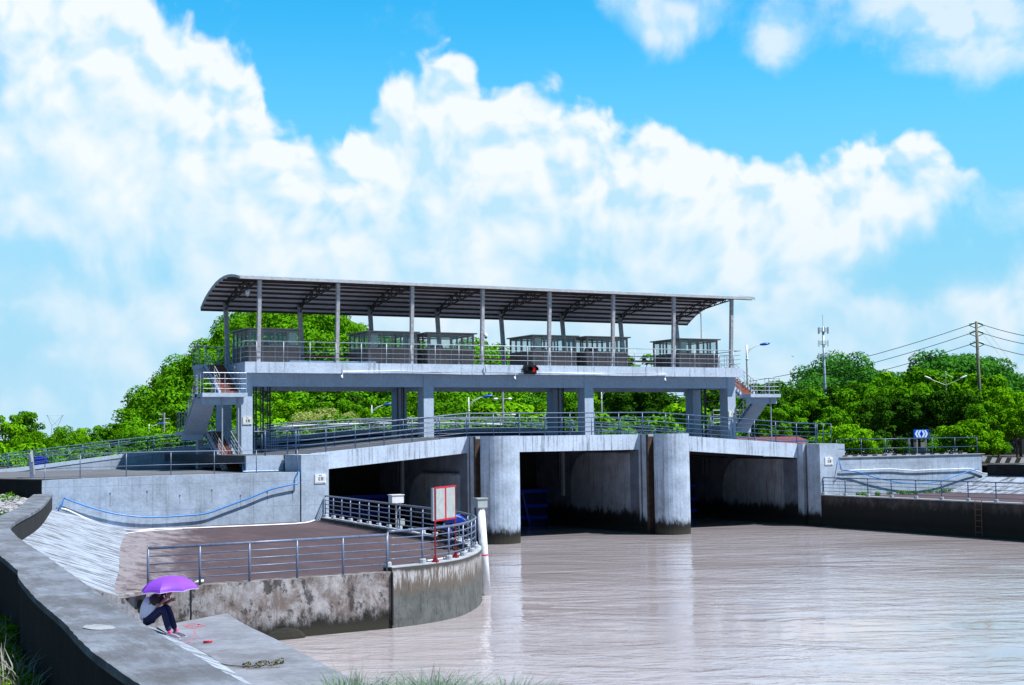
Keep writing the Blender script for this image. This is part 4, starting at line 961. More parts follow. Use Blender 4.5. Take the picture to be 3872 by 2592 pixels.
for i, px in enumerate(range(760, 2800, 108)):
    tree_px('bush', ['leaf_bright', 'leaf_mid', 'leaf_bright', 'leaf_mid'][i % 4], 20+i % 3, px+random.randint(-25, 25), 1560+random.randint(-14, 22), 128+random.randint(-6, 14), 'leafy shrub just behind the road bridge railing, '+ORD[i], 'bush', 'shrubs behind the road bridge', zg=3.2, cnt=3000, size=0.26)
# right bank
rt = [(2790,1500,150,'leaf_mid'),(2845,1470,160,'leaf_mid'),(2890,1445,150,'leaf_mid'),(2950,1450,140,'leaf_dark'),(3010,1448,150,'leaf_mid'),(3060,1470,135,'leaf_mid'),(3120,1440,145,'leaf_mid'),(3180,1455,130,'leaf_dark'),(3240,1440,140,'leaf_mid'),(3290,1440,128,'leaf_mid'),(3350,1415,140,'leaf_mid'),(3410,1395,150,'leaf_bright'),(3440,1440,120,'leaf_mid'),(3500,1385,145,'leaf_mid'),(3545,1420,122,'leaf_bright'),(3600,1370,145,'leaf_mid'),(3660,1400,125,'leaf_bright'),(3720,1420,135,'leaf_mid'),(3780,1450,120,'leaf_bright'),(3850,1470,112,'leaf_bright')]
for i, (px, top, dd, mt) in enumerate(rt):
    tree_px('tree' if i % 3 else 'spread', mt, 3+i % 5, px, top, dd, 'tall dense tree in the wood on the right bank, '+ORD[i], 'tree', 'tall trees on the right bank', zg=3.6, cnt=5200, size=0.32)
rt2 = [(2860,1520,120,'leaf_mid'),(2930,1540,112,'leaf_mid'),(3000,1530,115,'leaf_mid'),(3070,1525,118,'leaf_dark'),(3150,1530,112,'leaf_mid'),(3230,1520,116,'leaf_mid'),(3310,1500,114,'leaf_dark'),(3390,1490,118,'leaf_dark'),(3470,1480,116,'leaf_dark'),(3560,1480,115,'leaf_dark'),(3640,1480,112,'leaf_dark'),(3700,1510,108,'leaf_mid'),(3770,1520,110,'leaf_bright'),(3840,1540,106,'leaf_bright')]
for i, (px, top, dd, mt) in enumerate(rt2):
    tree_px('tree', mt, 4+i % 4, px, top, dd+(16 if px < 3110 else 0), 'lower leafy tree at the near edge of the right bank wood, '+ORD[i], 'tree', 'lower trees on the right bank', zg=3.6, cnt=5200, size=0.32)
rt3 = [(2900,1610,132,'leaf_bright'),(2960,1600,134,'leaf_bright'),(3030,1600,131,'leaf_bright'),(3105,1618,101,'leaf_bright'),(3160,1600,100,'leaf_bright'),(3215,1602,99,'leaf_bright'),(3270,1615,99,'leaf_bright'),(3330,1640,101,'leaf_mid'),(3400,1650,101,'leaf_dark'),(3540,1655,98,'leaf_mid'),(3580,1600,99,'leaf_bright'),(3640,1585,98,'leaf_bright'),(3700,1590,98,'leaf_bright'),(3750,1620,97,'leaf_bright'),(3800,1670,97,'leaf_mid')]
for i, (px, top, dd, mt) in enumerate(rt3):
    tree_px('bush', mt, 20+i % 3, px, top, dd, 'bright overhanging bush along the right promenade, '+ORD[i], 'bush', 'bushes along the right promenade', zg=4.0, cnt=4200, size=0.25)

# wooded hills
def hill(prof, d0, d1, zbase, mat, ncrown, seed, label_kind='stuff', R=(1.6, 4.2), per=460, size=0.62, back=1.25, drop=62):
    """prof: (column, row) of the skyline; foot at d0, crest at d1"""
    xs_ = [a for a, b in prof]; nx, ny = 44, 10; vs = []; fs = []
    def gpt(px, s):
        top = away((px, lerp_pts(prof, px)+drop), d1); lo_ = away((px, 1650), d0); e = s**0.9
        return Vector((lo_.x+(top.x-lo_.x)*s, lo_.y+(top.y-lo_.y)*s, zbase+(top.z-zbase)*math.sin(e*PI/2)**1.05))
    for j in range(ny+2):
        for i in range(nx+1):
            px = xs_[0]+(xs_[-1]-xs_[0])*i/nx
            if j <= ny: p = gpt(px, j/ny)
            else: t_ = gpt(px, 1.0); p = Vector(((t_.x-CAM[0])*back+CAM[0], (t_.y-CAM[1])*back+CAM[1], zbase))
            vs.append(p)
    for j in range(ny+1):
        for i in range(nx): k = j*(nx+1)+i; fs.append((k, k+1, k+nx+2, k+nx+1))
    struct('hill', MB().add(vs, fs), 'undergrowth')
    g = random.Random(seed); cs, rs = [], []
    for i in range(ncrown):
        px = g.uniform(xs_[0]-10, xs_[-1]+10); s = 1-(g.random()**1.5)*1.0 if i % 4 else g.uniform(0.93, 1.0)
        p = gpt(min(max(px, xs_[0]), xs_[-1]), s); r = g.uniform(*R)*(1.0 if s < 0.97 else g.uniform(0.5, 1.25))
        for q in range(3):
            cs.append((p.x+g.uniform(-r, r)*0.6, p.y+g.uniform(-r, r)*0.6, p.z+r*1.25*g.random()-0.3)); rs.append(r*g.uniform(0.5, 0.85))
    V, ti = leaves(cs, rs, ncrown*per, size, seed=seed, squash=0.85)
    me = leaf_mesh('hillside_wood', V, ti, mat)
    o = bpy.data.objects.new('hillside_wood', me); COL.objects.link(o); o['kind'] = 'stuff'; return o
hill([(455,1645),(485,1580),(540,1530),(610,1480),(660,1405),(745,1350),(830,1290),(880,1232),(930,1200),(1000,1182),(1080,1172),(1150,1180),(1230,1200),(1320,1240),(1370,1285),(1500,1318),(1640,1340),(1790,1330),(1900,1350),(2000,1400),(2100,1440),(2230,1480)], 215, 330, 3.0, 'leaf_mid', 620, 5)
hill([(1700,1560),(1900,1530),(2050,1500),(2200,1490),(2400,1480)], 480, 560, 3.0, 'leaf_far', 90, 6, per=260, size=1.2, R=(4, 7))
hill([(2960,1470),(3035,1430),(3075,1380),(3110,1355),(3170,1340),(3230,1328),(3300,1326),(3350,1350),(3400,1395),(3450,1425)], 250, 330, 3.0, 'leaf_far', 130, 7, R=(1.8, 4.6), drop=128)
hill([(3380,1440),(3440,1400),(3500,1345),(3560,1318),(3640,1340),(3720,1350),(3790,1372),(3840,1395),(3872,1430),(3950,1500)], 220, 290, 3.0, 'leaf_far', 130, 8, R=(1.6, 4.4), drop=108)
hill([(2560,1530),(2680,1470),(2800,1455),(2900,1450),(3020,1465)], 260, 330, 3.0, 'leaf_far', 90, 9, R=(2.2, 4.2), drop=100)
def tuft_mesh(name, spots, mat, kind='stuff', label=None, nb=26, h=(0.3, 0.9), w=0.012, bend=0.35, spread=0.28):
    g = np.random.default_rng(len(spots)+7); V = []; T = []
    for (x, y, z, s) in spots:
        for i in range(nb):
            a = g.random()*6.28; r = g.random()*spread*s; hh = g.uniform(*h)*s; b = bend*g.random()*hh; dx, dy = math.cos(a), math.sin(a)
            p0 = np.array([x+r*dx, y+r*dy, z]); p1 = p0+np.array([dx*b*0.35, dy*b*0.35, hh*0.62]); p2 = p0+np.array([dx*b*1.2, dy*b*1.2, hh*(1.0-0.25*g.random())])
            e = g.random()*3.14; q = np.array([math.cos(e), math.sin(e), 0])*w*(0.7+g.random()*0.8)
            V.append([p0-q, p0+q, p1+q*0.8, p1-q*0.8]); V.append([p1-q*0.8, p1+q*0.8, p2+q*0.15, p2-q*0.15]); tt = g.random(); T += [tt, tt]
    me = leaf_mesh(name, np.array(V), np.array(T), mat); o = bpy.data.objects.new(name, me); COL.objects.link(o)
    o['kind'] = kind; return o
# tall grass on the low slope near the camera, seen at the bottom edge
spots = []; 
for px in range(1270, 2000, 9):
    topy = lerp_pts([(1270,2540),(1330,2515),(1400,2545),(1440,2575),(1520,2560),(1560,2535),(1640,2512),(1700,2530),(1760,2548),(1850,2572),(1930,2545),(2010,2575),(2110,2600)], px)
    for k in range(3):
        dd = random.uniform(14.5, 17.5); p = away((px+random.uniform(-6, 6), topy+random.uniform(0, 60)), dd)
        spots.append((p.x, p.y, p.z-0.57, 1.0))
tuft_mesh('grass', spots, 'grass_blade', nb=20, h=(0.35, 0.66), w=0.006, spread=0.16, bend=1.1)
tuft_mesh('grass', [(a, b, c-0.05, d_) for a, b, c, d_ in spots], 'grass_green', nb=20, h=(0.28, 0.55), w=0.009, spread=0.2, bend=1.0)
struct('river_bank', MB().ell((away((1650, 2560), 16).x, away((1650, 2560), 16).y, away((1650, 2560), 16).z-1.55), (2.4, 2.4, 0.95), 16, 8), 'soil')
def landz(x, y): return lz(x, y, 1-min(1, max(0, (outx(y)-x)/max(0.5, outx(y)+75))))
sp1 = []; sp2 = []
for i in range(420):
    p = onZ((random.uniform(-30, 330)*random.random()**0.5, random.uniform(2190, 2640)), 2.2)
    if p.x > outx(p.y)-0.12 or math.hypot(p.x-CAM[0], p.y-CAM[1]) < 9: continue
    (sp1 if i % 2 else sp2).append((p.x, p.y, landz(p.x, p.y)-0.02, random.uniform(0.5, 1.1)))
tuft_mesh('dry_grass', sp1, 'dry_stem', nb=22, h=(0.12, 0.42), w=0.006, bend=1.0, spread=0.35)
sp5 = []
for i in range(150):
    p = onZ((random.uniform(-30, 190), random.uniform(2230, 2640)), 2.2)
    if p.x > outx(p.y)-0.3 or math.hypot(p.x-CAM[0], p.y-CAM[1]) < 9: continue
    sp5.append((p.x, p.y, landz(p.x, p.y)-0.02, random.uniform(0.6, 1.15)))
tuft_mesh('dead_stems', sp5, 'dry_stem', nb=9, h=(0.35, 0.75), w=0.010, bend=1.1, spread=0.3)
def ivy(spots, name, mat, n, size):
    V, ti = leaves([(a, b, c+0.12) for a, b, c, s in spots], [0.26*s for a, b, c, s in spots], n, size, seed=77, squash=0.7)
    o = bpy.data.objects.new(name, leaf_mesh(name, V, ti, mat)); COL.objects.link(o); o['kind'] = 'stuff'
ivy(sp2, 'weeds', 'grass_green', 15000, 0.06)
sp3 = []
for i in range(160):
    y = random.uniform(-63, -20); x = outx(y)-random.uniform(0.05, 0.8); sp3.append((x, y, landz(x, y), random.uniform(0.5, 1.2)))
ivy(sp3, 'weeds', 'leaf_dark', 5200, 0.075)
sp4 = [(-13.7+random.uniform(-3, 0.3), -8.5+random.uniform(-4, 1.5), 3.2, 0.8) for i in range(40)]
ivy([(a, b, landz(a, b), s) for a, b, c, s in sp4], 'weeds', 'leaf_bright', 1500, 0.08)
ivy([(35.5+i*0.33+random.uniform(0, 0.3), -9.7-random.uniform(0, 0.8), 1.74, 0.7) for i in range(26) if i % 9 < 6], 'weeds', 'leaf_bright', 2600, 0.07)
# pale rubble left of the parapet
rb = MB()
for i in range(2600):
    p = onZ((random.uniform(-40, 190), random.uniform(1840, 2000)), 3.2)
    if p.x > outx(p.y)-0.25: continue
    s = random.uniform(0.05, 0.2); z = landz(p.x, p.y); rb.ell((p.x, p.y, z), (s, s*0.8, s*0.55), 5, 3)
o = rb.build('rubble', 'gravel'); o['kind'] = 'stuff'
# ------------------------------------------------------------------ lamps, poles, tower
def lamp(top, zb, label, arm=1.5, headmat='lamp_blue', r=0.06, ang=-0.35, group='street lamps with blue heads'):
    T = empty('street_lamp', (top.x, top.y, zb), label, 'street lamp', group)
    MB().tube([(top.x, top.y, zb-0.3), (top.x, top.y, top.z-1.2), (top.x, top.y, top.z)], [r*1.25, r, r*0.8], 8).lathe([(r*1.3, 0), (r*1.3, 0.12)], (top.x, top.y, top.z-1.2), 8).build('pole', 'white_paint', T, smooth=True)
    dx, dy = math.cos(ang), math.sin(ang); P_ = lambda s, h: (top.x+dx*s*arm, top.y+dy*s*arm, top.z+h*arm)
    MB().tube([P_(0, -0.42), P_(0.35, -0.18), P_(0.7, -0.03), P_(1.0, 0.02)], 0.03, 6).tube([P_(0, -0.66), P_(0.18, -0.4), P_(0.42, -0.2), P_(0.7, -0.05)], 0.022, 6).build('arm', 'white_paint', T, smooth=True)
    q = P_(1.2, 0.05); MB().ell((0, 0, 0), (0.36*arm, 0.14*arm, 0.09*arm), 12, 8).xf(lambda v: Matrix.Rotation(ang, 3, 'Z') @ Matrix.Rotation(-0.12, 3, 'Y') @ v+Vector(q)).build('lamp_head', headmat, T, smooth=True)
lamp(away((2823, 1305), 112), 3.9, 'tall white lamp with blue head right of the hoist house', 1.25, r=0.085)
lamp(away((1772, 1503), 118), 5.2, 'white lamp with blue head under the middle of the hoist floor', 1.35)
lamp(away((1405.7, 1533), 140), 4.6, 'white lamp with blue head seen in the left opening', 1.3)
lamp(away((2273.5, 1458), 122), 5.0, 'white lamp whose head is hidden by the beam in the right opening', 1.5)
lamp(away((563.8, 1605), 185), 3.0, 'white lamp with blue head left of the stair tower', 1.3)
lamp(away((386, 1619), 230), 3.0, 'small distant white lamp among the left trees', 1.6, 'white_paint')
def twin(px, py, dd, zb, label, sc=1.0):
    top = away((px, py), dd); T = empty('street_lamp', (top.x, top.y, zb), label, 'street lamp')
    MB().tube([(top.x, top.y, zb), tuple(top)], 0.05*sc, 8).ell(tuple(top), (0.13*sc,)*3, 8, 6).build('pole', 'column_steel', T)
    for s in (-1, 1):
        D = Vector((CR[0], CR[1], 0)).normalized()*s
        MB().tube([top-Vector((0, 0, 0.3*sc)), top+D*1.4*sc-Vector((0, 0, 1.1*sc))], 0.03*sc, 6).tube([top-Vector((0, 0, 2.4*sc)), top+D*2.6*sc-Vector((0, 0, 1.35*sc))], 0.04*sc, 6).build('arm', 'column_steel', T)
        c = top+D*3.2*sc-Vector((0, 0, 1.0*sc)); a = math.atan2(D.y, D.x)
        MB().ell((0, 0, 0), (0.75*sc, 0.22*sc, 0.16*sc), 10, 7).xf(lambda v: Matrix.Rotation(a, 3, 'Z') @ Matrix.Rotation(-0.4, 3, 'Y') @ v+c).build('lamp_head', 'white_paint', T, smooth=True)
twin(3575, 1407, 117, 4.0, 'double-armed white street lamp rising out of the right hand trees', 0.46)
p = away((1900, 1440), 150); T = empty('lamp_pole', (p.x, p.y, 3.0), 'grey pole carrying small floodlights in the middle opening', 'pole')
MB().tube([(p.x, p.y, 3.0), tuple(p)], 0.13, 8).build('pole', 'column_steel', T)
for (h, s, k) in ((1.35, -1, .75), (1.35, 1, .75), (3.05, 1, 1.1), (3.0, -1, .5)):
    D = Vector((CR[0], CR[1], 0)).normalized()*s; c = Vector((p.x, p.y, p.z-h-0.6))
    MB().tube([c, c+D*k], 0.03, 6).ell(tuple(c+D*k), (0.3, 0.15, 0.12), 8, 5).build('floodlight', 'white_paint', T)
# utility pole on the right bank
pt_ = away((3690.9, 1216), 120); pb_ = away((3704, 1480), 120); T = empty('utility_pole', (pb_.x, pb_.y, 4), 'tall olive utility pole with three pairs of cross arms above the right trees', 'utility pole')
MB().tube([(pb_.x, pb_.y, 3.5), tuple(pb_), tuple(pt_)], [0.18, 0.15, 0.11], 10).build('pole', 'pole_olive', T, smooth=True)
ends = {}
Rv = Vector((CR[0], CR[1], 0)).normalized()
for k, py in enumerate((1222, 1254, 1295)):
    c = away((3691+k*1.5, py), 120)
    for s in (-1, 1):
        e = c+Rv*s*0.62-Vector((0, 0, 0.20)); f = c+Rv*s*0.30-Vector((0, 0, 0.38))
        ends[(k, s)] = c+Rv*s*0.78-Vector((0, 0, 0.24))
        MB().tube([c+Rv*s*0.05, e, ends[(k, s)]], 0.04, 6).tube([f+Rv*s*(-0.22)-Vector((0, 0, 0.05)), e], 0.035, 6).build('cross_arm', 'steel_dark', T)
        m = MB()
        for j in range(4): m.ell(tuple(c+Rv*s*(0.22+0.1*j)+Vector((0, 0, 0.02-0.03*j))), (0.08, 0.08, 0.07), 8, 5)
        m.build('insulator', 'glass_insulator', T)
def wire(a, b, sag, label, r=0.028):
    pts = [a.lerp(b, i/16)-Vector((0, 0, sag*4*(i/16)*(1-i/16))) for i in range(17)]
    tag(MB().tube(pts, r, 5).build('overhead_wire', 'wire_black'), label, 'wire', 'overhead wires of the utility pole')
lw_ = ['top', 'middle', 'bottom']
for k, (py1, px2, py2) in enumerate([(1412, 3872, 1269), (1436, 3872, 1296), (1462, 3872, 1337)]):
    wire(ends[(k, -1)], away((2500, [1475, 1500, 1530][k]), 150), 1.1, lw_[k]+' wire running left from the utility pole')
    wire(ends[(k, 1)], away((4100, [1300, 1330, 1375][k]), 100), 0.25, lw_[k]+' wire running right from the utility pole')
wire(ends[(0, 1)]-Rv*0.25, away((3880, 1440), 112), 0.0, 'steep thin stay wire right of the utility pole', 0.008)
wire(ends[(1, 1)]-Rv*0.25, away((3800, 1370), 112), 0.0, 'shorter steep stay wire right of the utility pole', 0.008)
# telecom tower
tp = away((3111.8, 1236), 240); tb = away((3119, 1460), 240); tm_ = away((3109.8, 1190), 240)
T = empty('telecom_tower', (tb.x, tb.y, 4), 'slim grey-blue telecom mast with three antenna rings above the right wood', 'mast')
MB().tube([(tb.x, tb.y, 3.5), tuple(tb), tuple(tp)], [0.36, 0.26, 0.16], 12).build('mast_tube', 'tower_steel', T, smooth=True)
MB().tube([tuple(tp), tuple(tm_)], 0.03, 6).build('lightning_rod', 'tower_steel', T)
for py in (1255, 1304, 1352):
    c = away((3113.5, py), 240); m = MB().lathe([(0.48, 0.0), (0.48, 0.06)], tuple(c), 10); ring = [c+Vector((0.5*math.cos(a), 0.5*math.sin(a), 0.55)) for a in np.linspace(0, 2*PI, 11)]
    m.tube(ring, 0.02, 5)
    for a in np.linspace(0, 2*PI, 9): m.tube([c+Vector((0.5*math.cos(a), 0.5*math.sin(a), 0)), c+Vector((0.5*math.cos(a), 0.5*math.sin(a), 0.6))], 0.02, 5)
    m.build('platform', 'tower_steel', T)
    for a in (0, 2.1, 4.2, 1.05, 3.15, 5.2):
        q = c+Vector((0.88*math.cos(a), 0.88*math.sin(a), 0)); w_ = 0.07 if py < 1270 else 0.03
        MB().box(q.x-w_, q.x+w_, q.y-w_, q.y+w_, q.z-0.35, q.z+0.75).tube([c+Vector((0.4*math.cos(a), 0.4*math.sin(a), 0.3)), q+Vector((0, 0, 0.3))], 0.02, 4).build('antenna', 'tower_steel', T)
# far lattice pylon and a pole on the hill foot
c = away((208, 1595), 620); T = empty('pylon', (c.x, c.y, 3), 'faint distant lattice power pylon above the left trees', 'pylon')
zt_ = away((208, 1569), 620).z; m = MB()
for s in (-1, 1): m.tube([(c.x+s*3.5, c.y, zt_), (c.x+s*1.2, c.y, zt_-5), (c.x+s*2.4, c.y, 3)], 0.12, 4)
m.tube([(c.x-4, c.y, zt_), (c.x+4, c.y, zt_)], 0.12, 4).tube([(c.x-4, c.y, zt_-3), (c.x-9, c.y, zt_-3.6)], 0.12, 4).tube([(c.x-3.5, c.y, zt_), (c.x+1.2, c.y, zt_-5)], 0.08, 4).tube([(c.x+3.5, c.y, zt_), (c.x-1.2, c.y, zt_-5)], 0.08, 4)
m.build('lattice', 'tower_steel', T)
c = away((621, 1560), 205); T = empty('utility_pole', (c.x, c.y, 3), 'small concrete power pole at the foot of the wooded hill', 'utility pole')
MB().tube([(c.x, c.y, 3), tuple(c)], 0.13, 8).build('pole', 'column_steel', T)
for h in (0.3, 1.0, 1.6): MB().tube([c+Rv*-0.8-Vector((0, 0, h)), c+Rv*0.8-Vector((0, 0, h-0.1))], 0.05, 6).build('cross_arm', 'white_paint', T)
# ------------------------------------------------------------------ signs
def notice(cx, z0, w, h, y, label, rim):
    """white warning board with two small characters over three rows of marks"""
    T = empty('notice_board', (cx, y, z0), label, 'notice', 'white warning notices')
    MB().box(cx-w/2, cx+w/2, y-0.03, y, z0, z0+h).build('board_rim', rim, T)
    MB().box(cx-w/2+0.04, cx+w/2-0.04, y-0.038, y-0.030, z0+0.05, z0+h-0.04).build('board', 'board_white', T)
    def glyph(gx, gz, s, mat, sd):
        g = random.Random(sd); m = MB(); yy = y-0.045
        for k in range(3): zz = gz+s*(0.1+0.36*k); m.box(gx+s*0.05*g.random(), gx+s*(0.8+0.2*g.random()), yy, yy+0.006, zz, zz+s*0.17)
        for k in range(2): xx = gx+s*(0.12+0.5*k+0.2*g.random()); m.box(xx, xx+s*0.19, yy-0.001, yy+0.005, gz, gz+s*0.98)
        m.build('lettering', mat, T)
    s = h*0.105
    for k in range(2): glyph(cx-s*1.25+k*s*1.45, z0+h*0.80, s, 'ink', k)
    for r in range(3):
        for k in range(4): glyph(cx-w*0.17+k*w*0.115, z0+h*(0.58-0.135*r), s*(1.05 if k != 1 else 0.7), 'ink' if k != 1 else 'ink_faint', 10*r+k)
        glyph(cx+w*0.35, z0+h*(0.58-0.135*r), s*0.45, 'ink_faint', 90+r)
    MB().box(cx+w*0.22, cx+w*0.42, y-0.045, y-0.039, z0+h*0.09, z0+h*0.115).build('lettering', 'ink_faint', T)
def notice_px(x0, y0, x1, y1, y, label, rim='white_paint'):
    a, b = onY((x0, y1), y), onY((x1, y0), y); notice((a.x+b.x)/2, a.z, b.x-a.x, b.z-a.z, y, label, rim)
notice_px(1189.6, 1793, 1231.8, 1829, -9.905, 'white warning board on the left abutment face')
notice_px(916.9, 1577, 952.4, 1607, -0.005, 'white warning board with a cream rim on the leftmost column', 'board_rim')
notice_px(2755, 1555, 2783.5, 1579, -0.005, 'white warning board with a cream rim on the rightmost column', 'board_rim')
notice_px(3118.8, 1729, 3148, 1760, -9.42, 'white warning board on the right abutment face')
# chevron sign
a, b = onY((3455.5, 1658), -3.0), onY((3509.5, 1625), -3.0); T = empty('road_sign', ((a.x+b.x)/2, -3, 4.1), 'blue sign with white chevrons pointing both ways on two posts', 'road sign')
W_, H_ = b.x-a.x, b.z-a.z; X0, Z0 = a.x, a.z
MB().box(X0, b.x, -3.03, -3.0, Z0, b.z).build('sign_rim', 'sign_rim', T)
MB().box(X0+0.035, b.x-0.035, -3.036, -3.029, Z0+0.035, b.z-0.035).build('sign_face', 'sign_blue', T)
def chev(tipx, dirn):
    w, dx = 0.13*W_, 0.125*W_*dirn; zl, zm, zh = Z0+0.08*H_, Z0+H_/2, Z0+0.92*H_; t1 = X0+tipx*W_
    pl = [(t1, zm), (t1-dx, zh), (t1-dx-dirn*w, zh), (t1-dirn*w, zm), (t1-dx-dirn*w, zl), (t1-dx, zl)]
    MB().prism(pl, -3.043, -3.037, 'y').build('chevron', 'sign_white', T)
for tx, dn in ((0.05, -1), (0.24, -1), (0.76, 1), (0.95, 1)): chev(tx, dn)
for q in (0.22, 0.86): MB().tube([(X0+W_*q, -2.96, 4.08), (X0+W_*q, -2.96, Z0+H_*0.8)], 0.035, 8).build('post', 'galvanised', T)
# round weight limit sign
c = away((2832, 1597), 106); T = empty('road_sign', (c.x, c.y, 4.0), 'round red-rimmed weight limit sign beyond the right end of the bridge', 'road sign')
Fd = Vector((-CF[0], -CF[1], 0)).normalized()
def disc(r, off, mat, name):
    m = MB(); vs = [c+Fd*off+(Rv*math.cos(a)+Vector((0, 0, 1))*math.sin(a))*r for a in np.linspace(0, 2*PI, 29)[:-1]]
    m.add(vs+[v-Fd*0.01 for v in vs], [tuple(range(28)), tuple(reversed(range(28, 56)))]+[(i, (i+1) % 28, 28+(i+1) % 28, 28+i) for i in range(28)]); m.build(name, mat, T)
disc(0.27, 0.02, 'red_paint', 'rim'); disc(0.215, 0.035, 'white_paint', 'face')
disc2 = MB().tube([c+Rv*-0.28-Fd*0.1+(Rv*math.cos(a)*0.26+Vector((0, 0, 0.04+math.sin(a)*0.26))) for a in np.linspace(0, 2*PI, 20)], 0.02, 4).build('back_ring', 'column_steel', T)
MB().tube([c-Fd*0.05-Vector((0, 0, c.z-3.9)), c-Fd*0.05+Vector((0, 0, 0.2))], 0.03, 8).build('post', 'galvanised', T)
def text(body, pos, size, mat, parent, yaw, name='lettering'):
    cu = bpy.data.curves.new(name, 'FONT'); cu.body = body; cu.size = size; cu.extrude = 0.003; cu.align_x = 'CENTER'; cu.align_y = 'CENTER'
    o = bpy.data.objects.new(name, cu); COL.objects.link(o); o.location = pos; o.rotation_euler = (PI/2, 0, yaw); bpy.context.view_layer.update()
    dg = bpy.context.evaluated_depsgraph_get(); me = bpy.data.meshes.new_from_object(o.evaluated_get(dg)); n = bpy.data.objects.new(name, me); COL.objects.link(n)
    n.parent = parent; n.location = Vector(pos)-WL[parent.name]; n.rotation_euler = o.rotation_euler; bpy.data.objects.remove(o); me.materials.append(MATS[mat]); return n
text('5T', c+Fd*0.045, 0.30, 'ink', T, -YAW)
# leaning board at the left edge
g0 = onZ((127, 1880), 3.15); T = empty('leaning_sign', g0, 'tall narrow grey board leaning on blue posts beside the left parapet end', 'sign')
up = lambda px, py: onY((px, py), g0.y)
dv = Vector((CF[0], CF[1], 0)).normalized()*0.8
A1, A2 = up(125, 1880), up(111, 1718)
MB().bar(A1, A2, 0.09, 0.09).build('post', 'grey_blue_paint', T)
MB().bar(A1+dv*0.6+Vector((-0.1, 0, 0)), up(99, 1706)+dv*0.8, 0.08, 0.08).build('post', 'grey_blue_paint', T)
q1, q2, q3, q4 = up(97, 1705), up(110, 1719), up(110, 1797), up(103, 1797)
def slab4(a, b, c_, d_, off, mat, name):
    o_ = Vector((0.03, -0.03, 0)); MB().add([a, b, c_, d_, a+o_, b+o_, c_+o_, d_+o_], [(0,1,2,3),(7,6,5,4),(0,4,5,1),(1,5,6,2),(2,6,7,3),(3,7,4,0)]).build(name, mat, T)
slab4(q1+dv, q2, up(109, 1749), up(102, 1749)+dv, 0, 'panel_grey', 'panel')
slab4(up(95, 1706)+dv, up(99, 1706)+dv, up(109, 1797)+dv, up(103, 1797)+dv, 0, 'panel_grey', 'panel')
slab4(up(108, 1822), up(113, 1820), up(118, 1852), up(111, 1852), 0, 'panel_grey', 'panel')
# ------------------------------------------------------------------ cameras, lamps and pipes on the hoist house
cp = MB().tube([onY((1296, 1425), -0.63), onY((1296, 1404), -0.63), onY((1500, 1405), -0.62), onY((1642, 1408), -0.62), onY((1946, 1411), -0.62), onY((2230, 1413), -0.62), onY((2518, 1415.5), -0.62), onY((2518, 1424), -0.62)], 0.035, 8).build('conduit', 'pvc_white', smooth=True)
tag(cp, 'white plastic conduit along the lower edge of the hoist house fascia', 'pipe')
cp = MB().tube([onY((1835, 1385), -0.63), onY((1836, 1380), -0.70), onY((1837, 1408), -0.62)], 0.035, 8).build('conduit', 'pvc_white', smooth=True); tag(cp, 'short white conduit dropping from the floor edge near the dome camera post', 'pipe')
for (px, py), l in zip([(1294, 1427), (1948, 1432), (2516, 1438)], ['white security camera hanging under the left end of the conduit', 'white security camera hanging beside the red signal lamp', 'white security camera hanging under the right end of the conduit']):
    c = onY((px, py), -0.68); T = empty('security_camera', c, l, 'camera', 'security cameras on the hoist house')
    MB().tube([c+Vector((0.02, 0.03, 0.22)), c+Vector((0.02, 0, 0.08))], 0.02, 6).build('bracket', 'pvc_white', T)
    MB().tube([c+Vector((0, 0.06, 0.1)), c+Vector((-0.03, -0.05, -0.09))], [0.055, 0.065], 10).build('housing', 'white_paint', T, smooth=True)
    MB().tube([c+Vector((-0.03, -0.05, -0.085)), c+Vector((-0.035, -0.06, -0.11))], 0.05, 10).build('lens', 'black_plastic', T)
c = onY((1836, 1270), -0.8); T = empty('dome_camera', c, 'white dome camera on the fourth roof post from the left', 'camera')
MB().tube([c+Vector((-0.16, 0.18, 0.14)), c+Vector((0, 0.02, 0.2)), c+Vector((0, 0, 0.12))], 0.03, 8).build('bracket', 'white_paint', T)
MB().ell(tuple(c), (0.13, 0.13, 0.16), 14, 9).build('dome', 'white_paint', T, smooth=True); MB().ell(tuple(c-Vector((0, 0.04, 0.12))), (0.08, 0.08, 0.08), 10, 7).build('lens', 'black_plastic', T, smooth=True)
c = onY((935.5, 1108), 0.5); T = empty('globe_lamp', c, 'white globe lamp hanging under the roof near its left end', 'lamp')
MB().tube([c+Vector((0, 0, 0.15)), c+Vector((0, 0, 0.6))], 0.015, 6).build('hanger', 'steel_dark', T)
MB().ell(tuple(c+Vector((0, 0, 0.04))), (0.14, 0.14, 0.13), 12, 8).ell(tuple(c-Vector((0, 0, 0.12))), (0.09, 0.09, 0.08), 12, 8).build('globe', 'white_paint', T, smooth=True)
a, b = onY((1985, 1415), -0.75), onY((2030, 1381), -0.75); T = empty('signal_lamp', (a.x, -0.75, a.z), 'black twin-lens signal lamp showing red on the hoist house fascia', 'signal')
cx_, cz_ = (a.x+b.x)/2, (a.z+b.z)/2
MB().box(a.x, b.x, -0.72, -0.57, a.z, b.z).build('housing', 'black_plastic', T)
